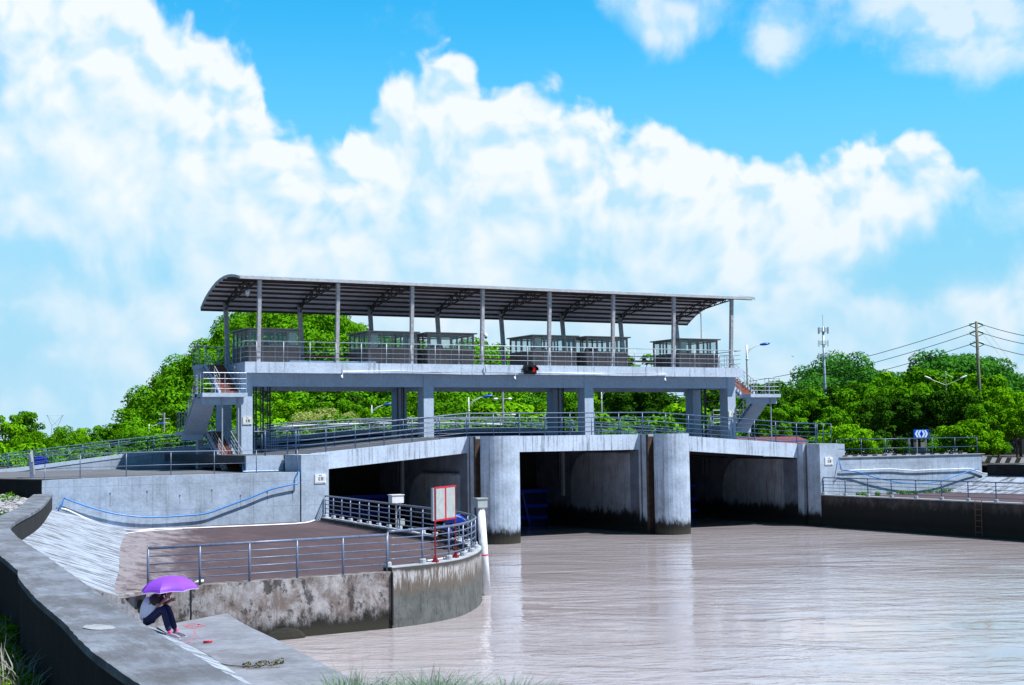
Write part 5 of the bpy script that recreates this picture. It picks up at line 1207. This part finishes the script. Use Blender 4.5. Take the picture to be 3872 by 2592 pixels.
for s, mt in ((-1, 'black_plastic'), (1, 'red_lamp')):
    q = Vector((cx_+s*(b.x-a.x)*0.24, -0.74, cz_)); MB().ell(tuple(q), (0.13, 0.03, 0.16), 16, 8).build('lens', mt, T, smooth=True)
    m = MB(); ns = 12
    for i in range(ns):
        a0, a1 = -0.35+(PI+0.7)*i/ns, -0.35+(PI+0.7)*(i+1)/ns
        p0, p1 = (q.x+0.19*math.cos(a0), q.z+0.2*math.sin(a0)), (q.x+0.19*math.cos(a1), q.z+0.2*math.sin(a1)); i0, i1 = (q.x+0.175*math.cos(a0), q.z+0.185*math.sin(a0)), (q.x+0.175*math.cos(a1), q.z+0.185*math.sin(a1))
        m.prism([p0, p1, i1, i0], -1.02, -0.70, 'y')
    m.build('visor', 'black_plastic', T)
MB().box(a.x-0.22, a.x, -0.70, -0.64, cz_-0.03, cz_+0.03).build('bracket', 'black_plastic', T)
dp = MB().tube([onX((2646, 1184), 33.2), onY((2650, 1188), 5.0), onY((2652, 1280), 5.0)], 0.04, 8).build('downpipe', 'column_steel'); tag(dp, 'thin grey downpipe under the right end of the roof', 'pipe')
# ------------------------------------------------------------------ pipes and hoses
L1 = lambda x, y: (x*0.3061, 1620+y*0.3061)
hp = [onY(L1(690, 985), -10.05), onY(L1(745, 990), -10.06), onY(L1(795, 862), -10.06)]
hose = [L1(900, 905), L1(1100, 975), L1(1320, 1035), L1(1500, 1070), L1(1700, 1092), L1(1900, 1100), L1(2100, 1092), L1(2287, 1080), (783.6, 1941.8), (870.7, 1911), (947.6, 1883), (1024, 1852), (1086, 1837), (1124, 1830)]
hp += smooth_path([onY(p, -10.07) for p in [L1(797, 864)]+hose], 4)+[onY((1127.5, 1829), -10.06), onY((1128.4, 1785), -10.06), onY((1126, 1783), -9.6)]
tag(MB().tube(hp, 0.036, 8).build('water_pipe', 'pvc_blue', smooth=True), 'bright blue plastic pipe sagging across the left retaining wall', 'pipe')
tag(MB().tube([Vector((-0.3, -7.4, 4.14)), Vector((-1.4, -7.4, 4.14)), Vector((-2.2, -7.4, 4.14)), Vector((-2.2, -7.4, 4.75))], 0.035, 6).build('water_pipe', 'pvc_blue'), 'short blue pipe along the foot of the low promenade wall', 'pipe')
wh = smooth_path([onY(L1(750, 992), -10.0), onY(L1(830, 1010), -10.05), onY(L1(950, 1065), -10.1), onY(L1(1100, 1130), -10.1), onY(L1(1300, 1190), -10.1), onY(L1(1500, 1245), -10.1), onZ(L1(1580, 1262), 1.70), onZ(L1(1750, 1265), 1.70), onZ(L1(1900, 1248), 1.70), onZ(L1(2287, 1238), 1.70), onZ((1065, 1984), 1.70), onZ((1127, 1980), 1.70), onZ((1165, 1976), 1.70), onZ((1190, 1968), 1.72)], 4)
tag(MB().tube(wh, 0.04, 8).build('hose', 'pvc_white', smooth=True), 'white hose running down the slope edge and along the left wall foot', 'hose')
tag(MB().tube(smooth_path([onZ(L1(1550, 1302), 1.69), onZ(L1(1700, 1280), 1.69), onZ(L1(1950, 1262), 1.69), onZ(L1(2250, 1245), 1.69)], 4), 0.022, 6).build('hose', 'pvc_white', smooth=True), 'thinner white hose lying beside the left wall foot', 'hose')
crr = [onX(L1(x, y), -12.3-0.002*(655-x)) for x, y in ((440, 1165), (452, 1120), (470, 1080), (500, 1062), (525, 1035), (545, 1010), (575, 985), (600, 955), (625, 935), (655, 905))]
crr = smooth_path([onZ(L1(x, y), 2.55+(655-x)*-0.0006) for x, y in ((440, 1165), (452, 1120), (470, 1080), (500, 1062), (525, 1035), (545, 1010), (575, 985), (600, 955), (625, 935), (655, 905))], 5)
tag(MB().tube([p+Vector((0, 0, 0.04*math.sin(i*1.3))) for i, p in enumerate(crr)], 0.05, 8).build('hose', 'pvc_white', smooth=True), 'twisted corrugated white hose in the corner below the left parapet', 'hose')
R4 = lambda x, y: (3050+x*0.3508, 1550+y*0.3508)
bh = [onY(R4(350, 535), -9.5), onY(R4(372, 650), -9.75)]+smooth_path([onY(R4(x, y), -9.62) for x, y in ((375, 652), (440, 655), (560, 675), (700, 720), (850, 757), (1000, 785), (1150, 797), (1280, 795), (1450, 765), (1600, 715), (1750, 665), (1860, 637))], 4)
tag(MB().tube(bh, 0.032, 8).build('water_pipe', 'pvc_blue', smooth=True), 'bright blue plastic pipe sagging across the right retaining wall', 'pipe')
wp = smooth_path([onY(R4(x, y), -9.5) for x, y in ((350, 660), (600, 650), (900, 640), (1150, 655), (1400, 645), (1600, 640), (1750, 635), (1850, 665), (1950, 690), (2343, 690))], 4)
tag(MB().tube(wp, 0.035, 8).build('hose', 'pvc_white', smooth=True), 'white hose hung level across the right retaining wall', 'hose')
ch = smooth_path([p+Vector((-0.1+0.06*math.sin(i*1.9), 0, 1.87)) for i, p in enumerate(inset(CUR, 0.33)[6:-2])], 2)
tag(MB().tube(ch, 0.03, 6).build('hose', 'pvc_white', smooth=True), 'white hose lying along the curb inside the curved railing', 'hose')
# ------------------------------------------------------------------ things on the left platform
B = onZ((1841, 2251), 0.0); Tp = onY((1817, 1922), B.y); T = empty('gauge_pipe', (B.x, B.y, 0), 'tall white plastic gauge pipe with a box on top at the platform tip', 'gauge pipe')
ax = (Tp-B); MB().tube([B-ax*0.12, Tp], 0.155, 16).build('pipe', 'white_paint', T, smooth=True)
MB().tube([B+ax*0.985, B+ax*1.02], 0.16, 16).build('collar', 'column_steel', T, smooth=True)
MB().box(Tp.x-0.19, Tp.x+0.2, Tp.y-0.17, Tp.y+0.17, Tp.z+0.02, Tp.z+0.33).build('box', 'panel_grey', T)
MB().box(Tp.x-0.24, Tp.x+0.22, Tp.y-0.2, Tp.y+0.2, Tp.z+0.33, Tp.z+0.37).build('lid', 'panel_grey', T)
MB().tube([B+ax*0.455, B+ax*0.47], 0.163, 16).build('red_band', 'pink', T)
c = onX((1502, 1888), 0.55); T = empty('monitor_box', (c.x, c.y, 1.83), 'white boxy camera housing on a thin post above the inner railing', 'camera box')
MB().box(c.x-0.32, c.x+0.22, c.y-0.2, c.y+0.2, c.z-0.16, c.z+0.17).build('housing', 'white_paint', T)
MB().box(c.x-0.36, c.x+0.25, c.y-0.23, c.y+0.23, c.z+0.17, c.z+0.2).build('lid', 'white_paint', T)
MB().tube([(c.x-0.06, c.y, 1.8), (c.x-0.06, c.y, c.z-0.16)], 0.035, 8).tube([(c.x-0.06, c.y, c.z-0.65), (c.x+0.18, c.y, c.z-0.18)], 0.02, 6).build('post', 'column_steel', T)
MB().box(c.x, c.x+0.3, c.y-0.1, c.y+0.1, 1.95, 2.25).build('junction_box', 'panel_grey', T)
# red framed display board
A = onZ((1646.4, 2125.7), 1.84); Bq = onZ((1723, 2109), 1.84); hA = onY((1640, 1846), A.y).z; hB = onY((1717, 1839), Bq.y).z; lA = onY((1643, 1970), A.y).z
T = empty('display_board', A, 'tall red-framed glass display board on two legs at the platform edge', 'display board')
ux = (Bq-A); ux.z = 0
def fr(s, z): return Vector((A.x+ux.x*s, A.y+ux.y*s, z))
for s in (0, 1): 
    MB().bar(fr(s, 1.84), fr(s, hA+0.02), 0.04, 0.04).build('leg', 'red_dark', T)
    f = fr(s, 1.84); MB().lathe([(0.13, 0), (0.12, 0.03), (0.03, 0.18)], tuple(f), 4).build('foot', 'red_dark', T)
MB().bar(fr(-0.03, hA), fr(1.03, hA), 0.05, 0.05).bar(fr(-0.03, lA), fr(1.03, lA), 0.05, 0.05).bar(fr(0.5, lA), fr(0.5, hA), 0.07, 0.05).build('frame', 'red_paint', T)
nrm = Vector((-ux.y, ux.x, 0)).normalized()*0.02
for s0, s1 in ((0.04, 0.46), (0.54, 0.97)): 
    p0, p1 = fr(s0, lA+0.03), fr(s1, lA+0.03); MB().add([p0+nrm, p1+nrm, fr(s1, hA-0.03)+nrm, fr(s0, hA-0.03)+nrm, p0-nrm, p1-nrm, fr(s1, hA-0.03)-nrm, fr(s0, hA-0.03)-nrm], [(0,1,2,3),(7,6,5,4),(0,4,5,1),(1,5,6,2),(2,6,7,3),(3,7,4,0)]).build('glass_panel', 'panel_grey', T)
MB().bar(fr(-0.05, lA)+nrm*2, fr(-0.05, hA)+nrm*2, 0.05, 0.14).build('side_rail', 'galvanised', T)
# small things lying about
c = onZ((751, 2210), 1.70); c = Vector((c.x, PS[1].y+0.25, 1.70)); T = empty('plastic_bottle', c, 'white plastic bottle lying by the second post of the near railing', 'bottle')
MB().tube([c+Vector((-0.16, 0, 0.05)), c+Vector((-0.1, 0, 0.06)), c+Vector((-0.02, 0, 0.07)), c+Vector((0.14, 0, 0.07))], [0.02, 0.03, 0.06, 0.06], 10).build('bottle_body', 'white_paint', T, smooth=True)
c = onZ((785, 2427), 0.90); tag(MB().tube([c-Rv*0.1-Vector((0, 0, 0.01)), c+Rv*0.11+Vector((0, 0, 0.01))], 0.03, 10).build('float_stick', 'red_paint', loc=c, smooth=True), 'bright red stub lying on the ledge in front of the seated person', 'float')
def scribble(pts, r, label):
    P_ = smooth_path([onZ((500+x*0.1913, 2150+y*0.1913), 0.864) for x, y in pts], 5)
    m = MB(); vs = []; 
    for i, p in enumerate(P_):
        d_ = (P_[min(i+1, len(P_)-1)]-P_[max(i-1, 0)]).normalized(); w = r*(0.5+random.random())
        vs += [p+Vector((-d_.y, d_.x, 0))*w, p-Vector((-d_.y, d_.x, 0))*w]
    m.add(vs, [(2*i, 2*i+1, 2*i+3, 2*i+2) for i in range(len(P_)-1)]); return m
sc1 = scribble([(920,1140),(1050,1120),(1150,1090),(1280,1095),(1330,1130),(1250,1160),(1120,1150),(1030,1150),(1150,1120),(1300,1150),(1420,1140),(1300,1175),(1180,1180),(1080,1160),(1200,1100),(1380,1120),(1450,1100)], 0.028, '')
o = sc1.build('chalk_drawing', 'chalk_red', recalc=False); tag(o, 'pink-red chalk scribble on the ledge beside the seated person', 'chalk drawing')
scribble([(1260,1190),(1220,1230),(1260,1300),(1200,1370),(1150,1420),(1060,1470),(960,1490)], 0.016, '').build('chalk_line', 'chalk_red', o, recalc=False)
scribble([(1100,1460),(1250,1480),(1400,1470),(1480,1450)], 0.012, '').build('chalk_line', 'chalk_red', o, recalc=False)
c = onZ((985, 2518), 0.88); T = empty('uprooted_plant', c, 'withered uprooted plant lying on the ledge near the bottom edge', 'plant')
for cl in ((-0.30, 0.05), (-0.12, -0.1), (0.08, 0.12), (0.25, -0.05), (0.42, 0.08)):
    V, ti = leaves([(c.x+cl[0]+0.05*k_, c.y+cl[1]+0.04*k_, c.z+0.03) for k_ in range(3)], [0.085]*3, 36, 0.075, seed=int(cl[0]*100)+90, squash=0.6)
    o = bpy.data.objects.new('leafy_shoot', leaf_mesh('leafy_shoot', V-np.array(c), ti, 'leaf_litter')); COL.objects.link(o); o.parent = T
MB().tube(smooth_path([onZ((810, 2502), 0.88), onZ((860, 2515), 0.88), onZ((940, 2520), 0.9), onZ((1010, 2505), 0.9)], 4), 0.012, 5).tube([onZ((930, 2530), 0.89), onZ((1060, 2523), 0.89)], 0.008, 5).build('stem', 'rust_steel', T)
for (px, py, a, b, l) in ((375, 2373, 0.40, 0.10, 'pale round patch of cement on the parapet coping'),):
    c = onZ((px, py), 3.405); vs = [(c.x+Rv.x*a*math.cos(t_)*(0.9+0.2*random.random())*0.5, c.y+Rv.y*a*math.cos(t_)*0.5+b*3*math.sin(t_)*(0.85+0.3*random.random()), 3.409) for t_ in np.linspace(0, 2*PI, 25)[:-1]]
    tag(MB().add(vs, [tuple(range(24))]).build('cement_patch', 'cement_smear', recalc=False), l, 'cement patch')
# ladder on the quay wall
yl = onX((3711, 1905), 33.45).y; T = empty('ladder', (33.4, yl, 0.2), 'thin steel ladder fixed to the black quay wall', 'ladder')
for yy in (yl, yl+0.45): MB().tube([(33.42, yy, 0.1), (33.45, yy, 1.95), (33.8, yy, 2.0)], 0.018, 6).build('stile', 'rust_steel', T)
for i in range(6): MB().tube([(33.42, yl, 0.3+0.3*i), (33.42, yl+0.45, 0.3+0.3*i)], 0.014, 6).build('rung', 'rust_steel', T)
# black and white kerb on the right
kb = [(35.2, -8.2), (46.5, -8.5), (48.5, -8.8), (54.5, -9.6)]
T = empty('striped_kerb', (47, -3, 4.1), 'low kerb painted in slanting black and white stripes behind the right wall', 'kerb')
pts = [Vector((*p, z_)) for p, z_ in zip(kb, (-0.14, -0.14, -0.5, -0.62))]; Lk = [0]
for a, b in zip(pts, pts[1:]): Lk.append(Lk[-1]+(b-a).length)
def along(d_):
    k = min(max(j for j in range(len(Lk)) if Lk[j] <= d_+1e-6), len(pts)-2); return pts[k].lerp(pts[k+1], (d_-Lk[k])/(Lk[k+1]-Lk[k]))
d_ = 0.0; k = 0
while d_ < Lk[-1]-0.9:
    a, b = along(d_), along(d_+0.4); sh = (b-a).normalized()*0.22; n_ = Vector((-(b-a).y, (b-a).x, 0)).normalized()*0.2; h = 0.26
    MB().add([a+Vector((0,0,4.0)), b+Vector((0,0,4.0)), b+sh+Vector((0,0,4.1+h)), a+sh+Vector((0,0,4.1+h)), a+n_+Vector((0,0,4.0)), b+n_+Vector((0,0,4.0)), b+sh+n_+Vector((0,0,4.1+h)), a+sh+n_+Vector((0,0,4.1+h))], [(0,1,2,3),(7,6,5,4),(0,4,5,1),(1,5,6,2),(2,6,7,3),(3,7,4,0)]).build('stripe', 'kerb_white' if k % 2 else 'kerb_black', T)
    d_ += 0.4; k += 1
# dark wall at the far right
a = onY((3765, 1700), 8.0); dw = MB().box(a.x, a.x+45, 8.0, 8.5, 3.3, onY((3800, 1634), 8.0).z).build('garden_wall', 'dark_concrete'); tag(dw, 'dark mossy concrete wall behind the bushes at the far right', 'wall')
# huts, container
def hut(x0, y0, x1, y1, ze, zr, zb, label):
    T = empty('hut', ((x0+x1)/2, (y0+y1)/2, zb), label, 'hut', 'red roofed huts'); ym = (y0+y1)/2
    MB().box(x0, x1, y0, y1, zb, ze).build('wall', 'hut_wall', T)
    MB().prism([(y0-0.4, ze-0.1), (ym, zr), (y1+0.4, ze-0.1), (y1+0.4, ze-0.2), (ym, zr-0.12), (y0-0.4, ze-0.2)], x0-0.4, x1+0.4, 'x').build('roof', 'red_tile', T)
a, b = onY((2845, 1660), 20), onY((3060, 1660), 20)
hut(a.x, 20, b.x, 24, 4.85, onY((2950, 1652), 22).z, 3.8, 'low hut with a faded red roof behind the right end of the bridge')
a, b = away((1545, 1575), 210), away((1600, 1575), 210); hut(a.x, a.y, b.x, a.y+4, a.z+0.1, away((1570, 1556), 210).z, 3.0, 'small distant red roofed hut seen beside the second column')
a = onY((131, 1757), 21); b = onY((181, 1757), 21); T = empty('container', (a.x, 21, 3.2), 'blue steel container behind the left ramp railing', 'container')
MB().box(a.x, b.x, 21, 23, 3.2, onY((150, 1728), 21).z).build('container_body', 'truck_blue', T)
mm = MB(); xx = a.x+0.1
while xx < b.x-0.1: mm.box(xx, xx+0.05, 20.96, 21.0, 3.3, onY((150, 1731), 21).z); xx += 0.16
mm.build('corrugation', 'truck_blue', T)
# ------------------------------------------------------------------ people
def skin_body(name, verts, edges, radii, mat, parent, root=0, sub=2):
    me = bpy.data.meshes.new(name); P0 = WL[parent.name] if parent else Vector((0, 0, 0))
    me.from_pydata([tuple(Vector(v)-P0) for v in verts], edges, []); o = bpy.data.objects.new(name, me); COL.objects.link(o); o.parent = parent
    md = o.modifiers.new('skin', 'SKIN'); md.use_smooth_shade = True; sb = o.modifiers.new('sub', 'SUBSURF'); sb.levels = sub; sb.render_levels = sub
    for i, v in enumerate(me.skin_vertices[0].data):
        r = radii[i]; v.radius = r if isinstance(r, tuple) else (r, r); v.use_root = (i == root)
    me.materials.append(MATS[mat]); WL[o.name] = P0; return o
def chain_edges(n, start): return [(start+i, start+i+1) for i in range(n-1)]
def person(origin, fwd, k, pose, label, mats, group=None):
    """seated figure; pose points are (forward, sideways-left, up) from the hip in units of k metres"""
    f = Vector((fwd.x, fwd.y, 0)).normalized(); l = Vector((-f.y, f.x, 0))
    W_ = lambda p: origin+(f*p[0]+l*p[1]+Vector((0, 0, p[2])))*k
    T = empty('person', origin, label, 'person')
    V, E, R_ = [], [], []
    def ch(pts, rad, join=None):
        s = len(V); 
        for p, r in zip(pts, rad): V.append(W_(p)); R_.append(r*k if not isinstance(r, tuple) else (r[0]*k, r[1]*k))
        E.extend(chain_edges(len(pts), s))
        if join is not None: E.append((join, s))
        return s
    q = pose
    sp = ch([(0, 0, 0.02), q['waist'], q['chest'], q['neckb'], q['neck'], q['head'], q['crown']], [0.13, 0.125, 0.145, 0.075, 0.052, 0.085, 0.06])
    for sd in ('L', 'R'):
        a = ch([q['sh'+sd], q['el'+sd], q['wr'+sd], q['pa'+sd]], [0.058, 0.042, 0.028, 0.034], sp+2)
        pa = Vector(q['pa'+sd]); wr = Vector(q['wr'+sd]); d_ = (pa-wr).normalized(); s_ = Vector((0, 1, 0)).cross(d_).normalized() if abs(d_.y) < 0.9 else Vector((1, 0, 0)); n_ = d_.cross(s_)
        for j, ln in enumerate((0.062, 0.072, 0.068, 0.055)):
            o_ = s_*((j-1.5)*0.017); b0 = pa+o_+d_*0.022; ch([b0, b0+d_*ln*0.5+n_*0.012, b0+d_*ln*0.72+n_*0.034], [0.009, 0.0085, 0.007], a+3)
        b0 = pa-s_*0.035-d_*0.01; ch([b0, b0-s_*0.02+d_*0.03+n_*0.012], [0.010, 0.008], a+3)
        ch([q['hp'+sd], q['kn'+sd], q['an'+sd], q['to'+sd]], [0.083, 0.056, 0.038, 0.032], sp)
    skin_body('body', V, E, R_, 'skin', T)
    def cloth(name, parts, mat, grow):
        V2, E2, R2 = [], [], []
        for pts, rad in parts:
            s = len(V2)
            for p, r in zip(pts, rad): V2.append(W_(p)); R2.append((r+grow)*k)
            E2.extend(chain_edges(len(pts), s))
        # link separate chains to the first vertex of the first chain
        starts = []; s = 0
        for pts, rad in parts: starts.append(s); s += len(pts)
        for st in starts[1:]: E2.append((parts_join.get(name, 0), st))
        return skin_body(name, V2, E2, R2, mat, T)
    parts_join = {'shirt': 1, 'trousers': 0, 'sleeves': 0}
    mix_ = lambda a, b, s: tuple(Vector(a).lerp(Vector(b), s))
    cloth('shirt', [([mix_((0, 0, 0.0), q['waist'], 0.0), q['waist'], q['chest'], mix_(q['chest'], q['neckb'], 0.8)], [0.15, 0.16, 0.20, 0.13])], mats['shirt'], 0.014)
    for sd in ('L', 'R'):
        cloth('sleeve', [([mix_(q['neckb'], q['sh'+sd], 0.35), q['sh'+sd], mix_(q['sh'+sd], q['el'+sd], 0.9)], [0.085, 0.10, 0.078])], mats['sleeve'], 0.014)
    cloth('trousers', [([(0, 0, 0.03), (0.02, 0, 0.0)], [0.135, 0.13]), ([q['hpL'], q['knL'], mix_(q['knL'], q['anL'], mats.get('leg', 0.93))], [0.085, 0.062, 0.05]), ([q['hpR'], q['knR'], mix_(q['knR'], q['anR'], mats.get('leg', 0.93))], [0.085, 0.062, 0.05])], mats['trousers'], 0.014)
    hd = W_(q['head']); cr_ = W_(q['crown']); up_ = (cr_-hd).normalized()
    def rot(v): 
        z = up_; x = f-z*f.dot(z); x.normalize(); y = z.cross(x); return x*v[0]+y*v[1]+z*v[2]
    MB().ell((0, 0, 0), (0.105*k, 0.09*k, 0.115*k), 14, 9).xf(lambda v: hd+rot(v+Vector((-0.018*k, 0, 0.035*k)))).build('hair', 'hair', T, smooth=True)
    for s in (-1, 1): MB().ell((0, 0, 0), (0.011*k,)*3, 8, 6).xf(lambda v: hd+rot(v+Vector((0.088*k, s*0.032*k, -0.005*k)))).build('eye', 'hair', T, smooth=True)
    MB().ell((0, 0, 0), (0.02*k, 0.013*k, 0.022*k), 8, 6).xf(lambda v: hd+rot(v+Vector((0.098*k, 0, -0.03*k)))).build('nose', 'skin', T, smooth=True)
    for s in (-1, 1): MB().ell((0, 0, 0), (0.018*k, 0.01*k, 0.028*k), 8, 6).xf(lambda v: hd+rot(v+Vector((-0.002*k, s*0.088*k, -0.01*k)))).build('ear', 'skin', T, smooth=True)
    for sd in ('L', 'R'):
        an, to = W_(q['an'+sd]), W_(q['to'+sd]); d_ = (to-an); d_.z = 0; d_.normalize(); a_ = math.atan2(d_.y, d_.x); base = Vector((an.x, an.y, to.z-0.035*k))
        pr_ = [(-0.07, 0.0), (0.20, 0.0), (0.215, 0.03), (0.17, 0.062), (0.06, 0.10), (-0.05, 0.115), (-0.078, 0.05)]
        MB().prism([(x*k, z*k) for x, z in pr_], -0.045*k, 0.045*k, 'y').xf(lambda v: base+Matrix.Rotation(a_, 3, 'Z') @ v).build('shoe', mats['shoe'], T)
        MB().box(-0.078*k, 0.218*k, -0.05*k, 0.05*k, -0.025*k, 0.003*k).xf(lambda v: base+Matrix.Rotation(a_, 3, 'Z') @ v).build('shoe_sole', 'sole_white', T)
        if 'sock' in mats: MB().tube([an-Vector((0, 0, 0.02*k)), an+Vector((0, 0, 0.05*k))], 0.044*k, 10).build('sock', mats['sock'], T, smooth=True)
    return T, W_
def umbrella(top, rim_c, axis, Rr, H, mat, label, hand, npan=8):
    T = empty('umbrella', rim_c, label, 'umbrella'); z = axis.normalized(); x = Vector((1, 0, 0)); x = (x-z*x.dot(z)).normalized(); y = z.cross(x)
    vs = []; fs = []; nr, per = 8, 6; n = npan*per
    for i in range(nr+1):
        s = i/nr
        for j in range(n):
            a = 2*PI*j/n+0.2; ph = (j % per)/per; sc_ = math.cos(PI/npan)/math.cos((ph-0.5)*2*PI/npan)-0.06*s*s*math.sin(PI*ph); r = Rr*math.sin(s*1.35)/math.sin(1.35)*sc_
            h = H*(math.cos(s*1.35)-math.cos(1.35))/(1-math.cos(1.35))+0.02*math.sin(PI*ph)*s
            vs.append(rim_c+x*r*math.cos(a)+y*r*math.sin(a)+z*h)
    for i in range(nr):
        for j in range(n): fs.append((i*n+j, i*n+(j+1) % n, (i+1)*n+(j+1) % n, (i+1)*n+j))
    cn = MB().add(vs, fs).build('canopy', mat, T, smooth=False, recalc=False)
    rimp = [vs[nr*n+j] for j in range(n)]+[vs[nr*n]]; MB().tube(rimp, 0.006, 5).build('trim', 'shirt_white', cn)
    MB().tube([rim_c+z*(H+0.06), hand-z*0.06], 0.009, 8).build('shaft', 'column_steel', T)
    MB().tube([hand-z*0.10, hand+z*0.06], 0.018, 8).build('handle', 'black_plastic', T)
    for j in range(npan):
        a = 2*PI*j/npan+0.2; e = [rim_c+x*(Rr*math.sin(s*1.35)/math.sin(1.35)*0.985)*math.cos(a)+y*(Rr*math.sin(s*1.35)/math.sin(1.35)*0.985)*math.sin(a)+z*(H*(math.cos(s*1.35)-math.cos(1.35))/(1-math.cos(1.35))-0.012) for s in (0, 0.35, 0.7, 1)]
        MB().tube(e, 0.005, 4).build('rib', 'steel_dark', T)
    MB().tube([rim_c+z*H, rim_c+z*(H+0.05)], 0.012, 6).build('tip', 'steel_dark', T)
# the person with the purple umbrella: feet on the ledge edge, seat on the low slope
FW = Vector((CR[0], CR[1], 0)).normalized(); ft = onZ((678, 2413), 0.86)
hip = Vector((ft.x, ft.y, 0))-FW*0.82; sl_z = 0.86+max(0, (-14.42-hip.x))*0.40
k1 = 1.22; hip.z = sl_z+0.11*k1
def P_(zx, zy, side=0.0): return ((zx-400)*0.001366/k1, side, (1190-zy)*0.001366/k1)
pose = dict(waist=P_(420, 1040), chest=P_(480, 870), neckb=P_(575, 720), neck=P_(615, 690), head=P_(690, 655), crown=P_(735, 590),
            shR=P_(560, 750, -0.16), elR=P_(660, 880, -0.19), wrR=P_(790, 745, -0.08), paR=P_(825, 690, -0.05),
            shL=P_(565, 750, 0.16), elL=P_(690, 880, 0.17), wrL=P_(810, 815, 0.06), paL=P_(860, 800, 0.03),
            hpR=P_(440, 1150, -0.09), knR=P_(720, 920, -0.11), anR=P_(850, 1290, -0.11), toR=P_(955, 1345, -0.12),
            hpL=P_(440, 1150, 0.09), knL=P_(755, 905, 0.11), anL=P_(900, 1225, 0.16), toL=P_(1000, 1270, 0.17))
gz = (0.86+0.045-hip.z)/k1
for kk in ('toR', 'toL'): pose[kk] = (pose[kk][0], pose[kk][1], gz)
pose['anR'] = (pose['anR'][0], pose['anR'][1], gz+0.07); pose['anL'] = (pose['anL'][0], pose['anL'][1], gz+0.07)
per1, W1 = person(hip, FW, k1, pose, 'person in white and black shirt sitting on the slope foot, bent over a phone', dict(shirt='shirt_white', sleeve='shirt_black', trousers='trousers_navy', shoe='shoe_grey', sock='pink'))
ph = W1(pose['paL'])+FW*0.05+Vector((0, 0, 0.05)); tp_ = MB().box(-0.05, 0.05, -0.035, 0.035, -0.005, 0.005).xf(lambda v: ph+Matrix.Rotation(-YAW, 3, 'Z') @ Matrix.Rotation(-0.6, 3, 'Y') @ v).build('phone', 'black_plastic', loc=ph); tag(tp_, 'dark phone held in the left hand of the person under the purple umbrella', 'phone')
hand = W1(pose['paR'])
fwd_ = lambda zx, zy: hip+FW*((zx-400)*0.001366)+Vector((0, 0, (1190-zy)*0.001366))
umbrella(None, fwd_(830, 625), Vector((0.02, 0, 1))+FW*-0.07, 0.735, 0.36, 'umbrella_purple', 'open violet umbrella with a beaded rim over the seated person on the ledge', hand)
# second person, behind the display board
s2 = onZ((1676, 2083), 1.66); F2 = -FW+Vector((0.15, 0.1, 0)); hip2 = Vector((s2.x+0.55, s2.y+0.55, 1.66+0.42))
pose2 = dict(waist=(0.03, 0, 0.16), chest=(0.09, 0, 0.34), neckb=(0.15, 0, 0.5), neck=(0.18, 0, 0.55), head=(0.23, 0, 0.64), crown=(0.25, 0, 0.72),
             shR=(0.14, -0.17, 0.44), elR=(0.28, -0.2, 0.24), wrR=(0.46, -0.1, 0.26), paR=(0.52, -0.07, 0.28), shL=(0.14, 0.17, 0.44), elL=(0.28, 0.2, 0.24), wrL=(0.46, 0.1, 0.24), paL=(0.52, 0.07, 0.25),
             hpR=(0.04, -0.09, 0.02), knR=(0.42, -0.14, 0.06), anR=(0.44, -0.14, -0.33), toR=(0.56, -0.14, -0.385), hpL=(0.04, 0.09, 0.02), knL=(0.42, 0.14, 0.06), anL=(0.36, 0.14, -0.33), toL=(0.48, 0.14, -0.385))
per2, W2 = person(hip2, F2, 1.0, pose2, 'person in a blue patterned shirt and dark shorts sitting behind the red display board', dict(shirt='shirt_patterned', sleeve='shirt_patterned', trousers='shirt_black', shoe='shirt_black', leg=0.12))
T = empty('stool', (hip2.x, hip2.y, 1.66), 'low dark plastic stool under the person behind the display board', 'stool')
MB().box(hip2.x-0.17, hip2.x+0.17, hip2.y-0.17, hip2.y+0.17, 1.93, 1.97).build('seat', 'chair_plastic', T)
for sx in (-1, 1):
    for sy in (-1, 1): MB().bar((hip2.x+sx*0.16, hip2.y+sy*0.16, 1.655), (hip2.x+sx*0.13, hip2.y+sy*0.13, 1.93), 0.03, 0.03).build('leg', 'chair_plastic', T)
umbrella(None, hip2+Vector((0.18, 0.1, 0.62)), Vector((0.3, 0.25, 0.9)), 0.5, 0.2, 'umbrella_blue', 'small blue umbrella tilted over the person behind the display board', W2(pose2['paR']))
# bird in the sky
c = away((2998, 1350), 180); T = empty('bird', c, 'tiny dark bird flying against the sky right of the roof', 'bird')
MB().add([c+Vector((-0.3, 0, 0.16)), c+Vector((0, -0.06, 0)), c+Vector((0, 0.06, 0)), c+Vector((0.3, 0, 0.12)), c+Vector((0, 0, -0.05))], [(0, 1, 2), (1, 3, 2), (0, 4, 1), (1, 4, 3), (2, 4, 0), (2, 3, 4)]).build('bird_body', 'ink', T)
c = onZ((1900, 2215), 0.0); fl_ = MB().tube([Vector((-0.35, -29.8, 2.6)), onZ((1890, 2240), 0.15), onZ((1892, 2245), 0.02)], 0.004, 4).build('fishing_line', 'wire_black'); tag(fl_, 'thin fishing line dropping into the water right of the gauge pipe', 'line')
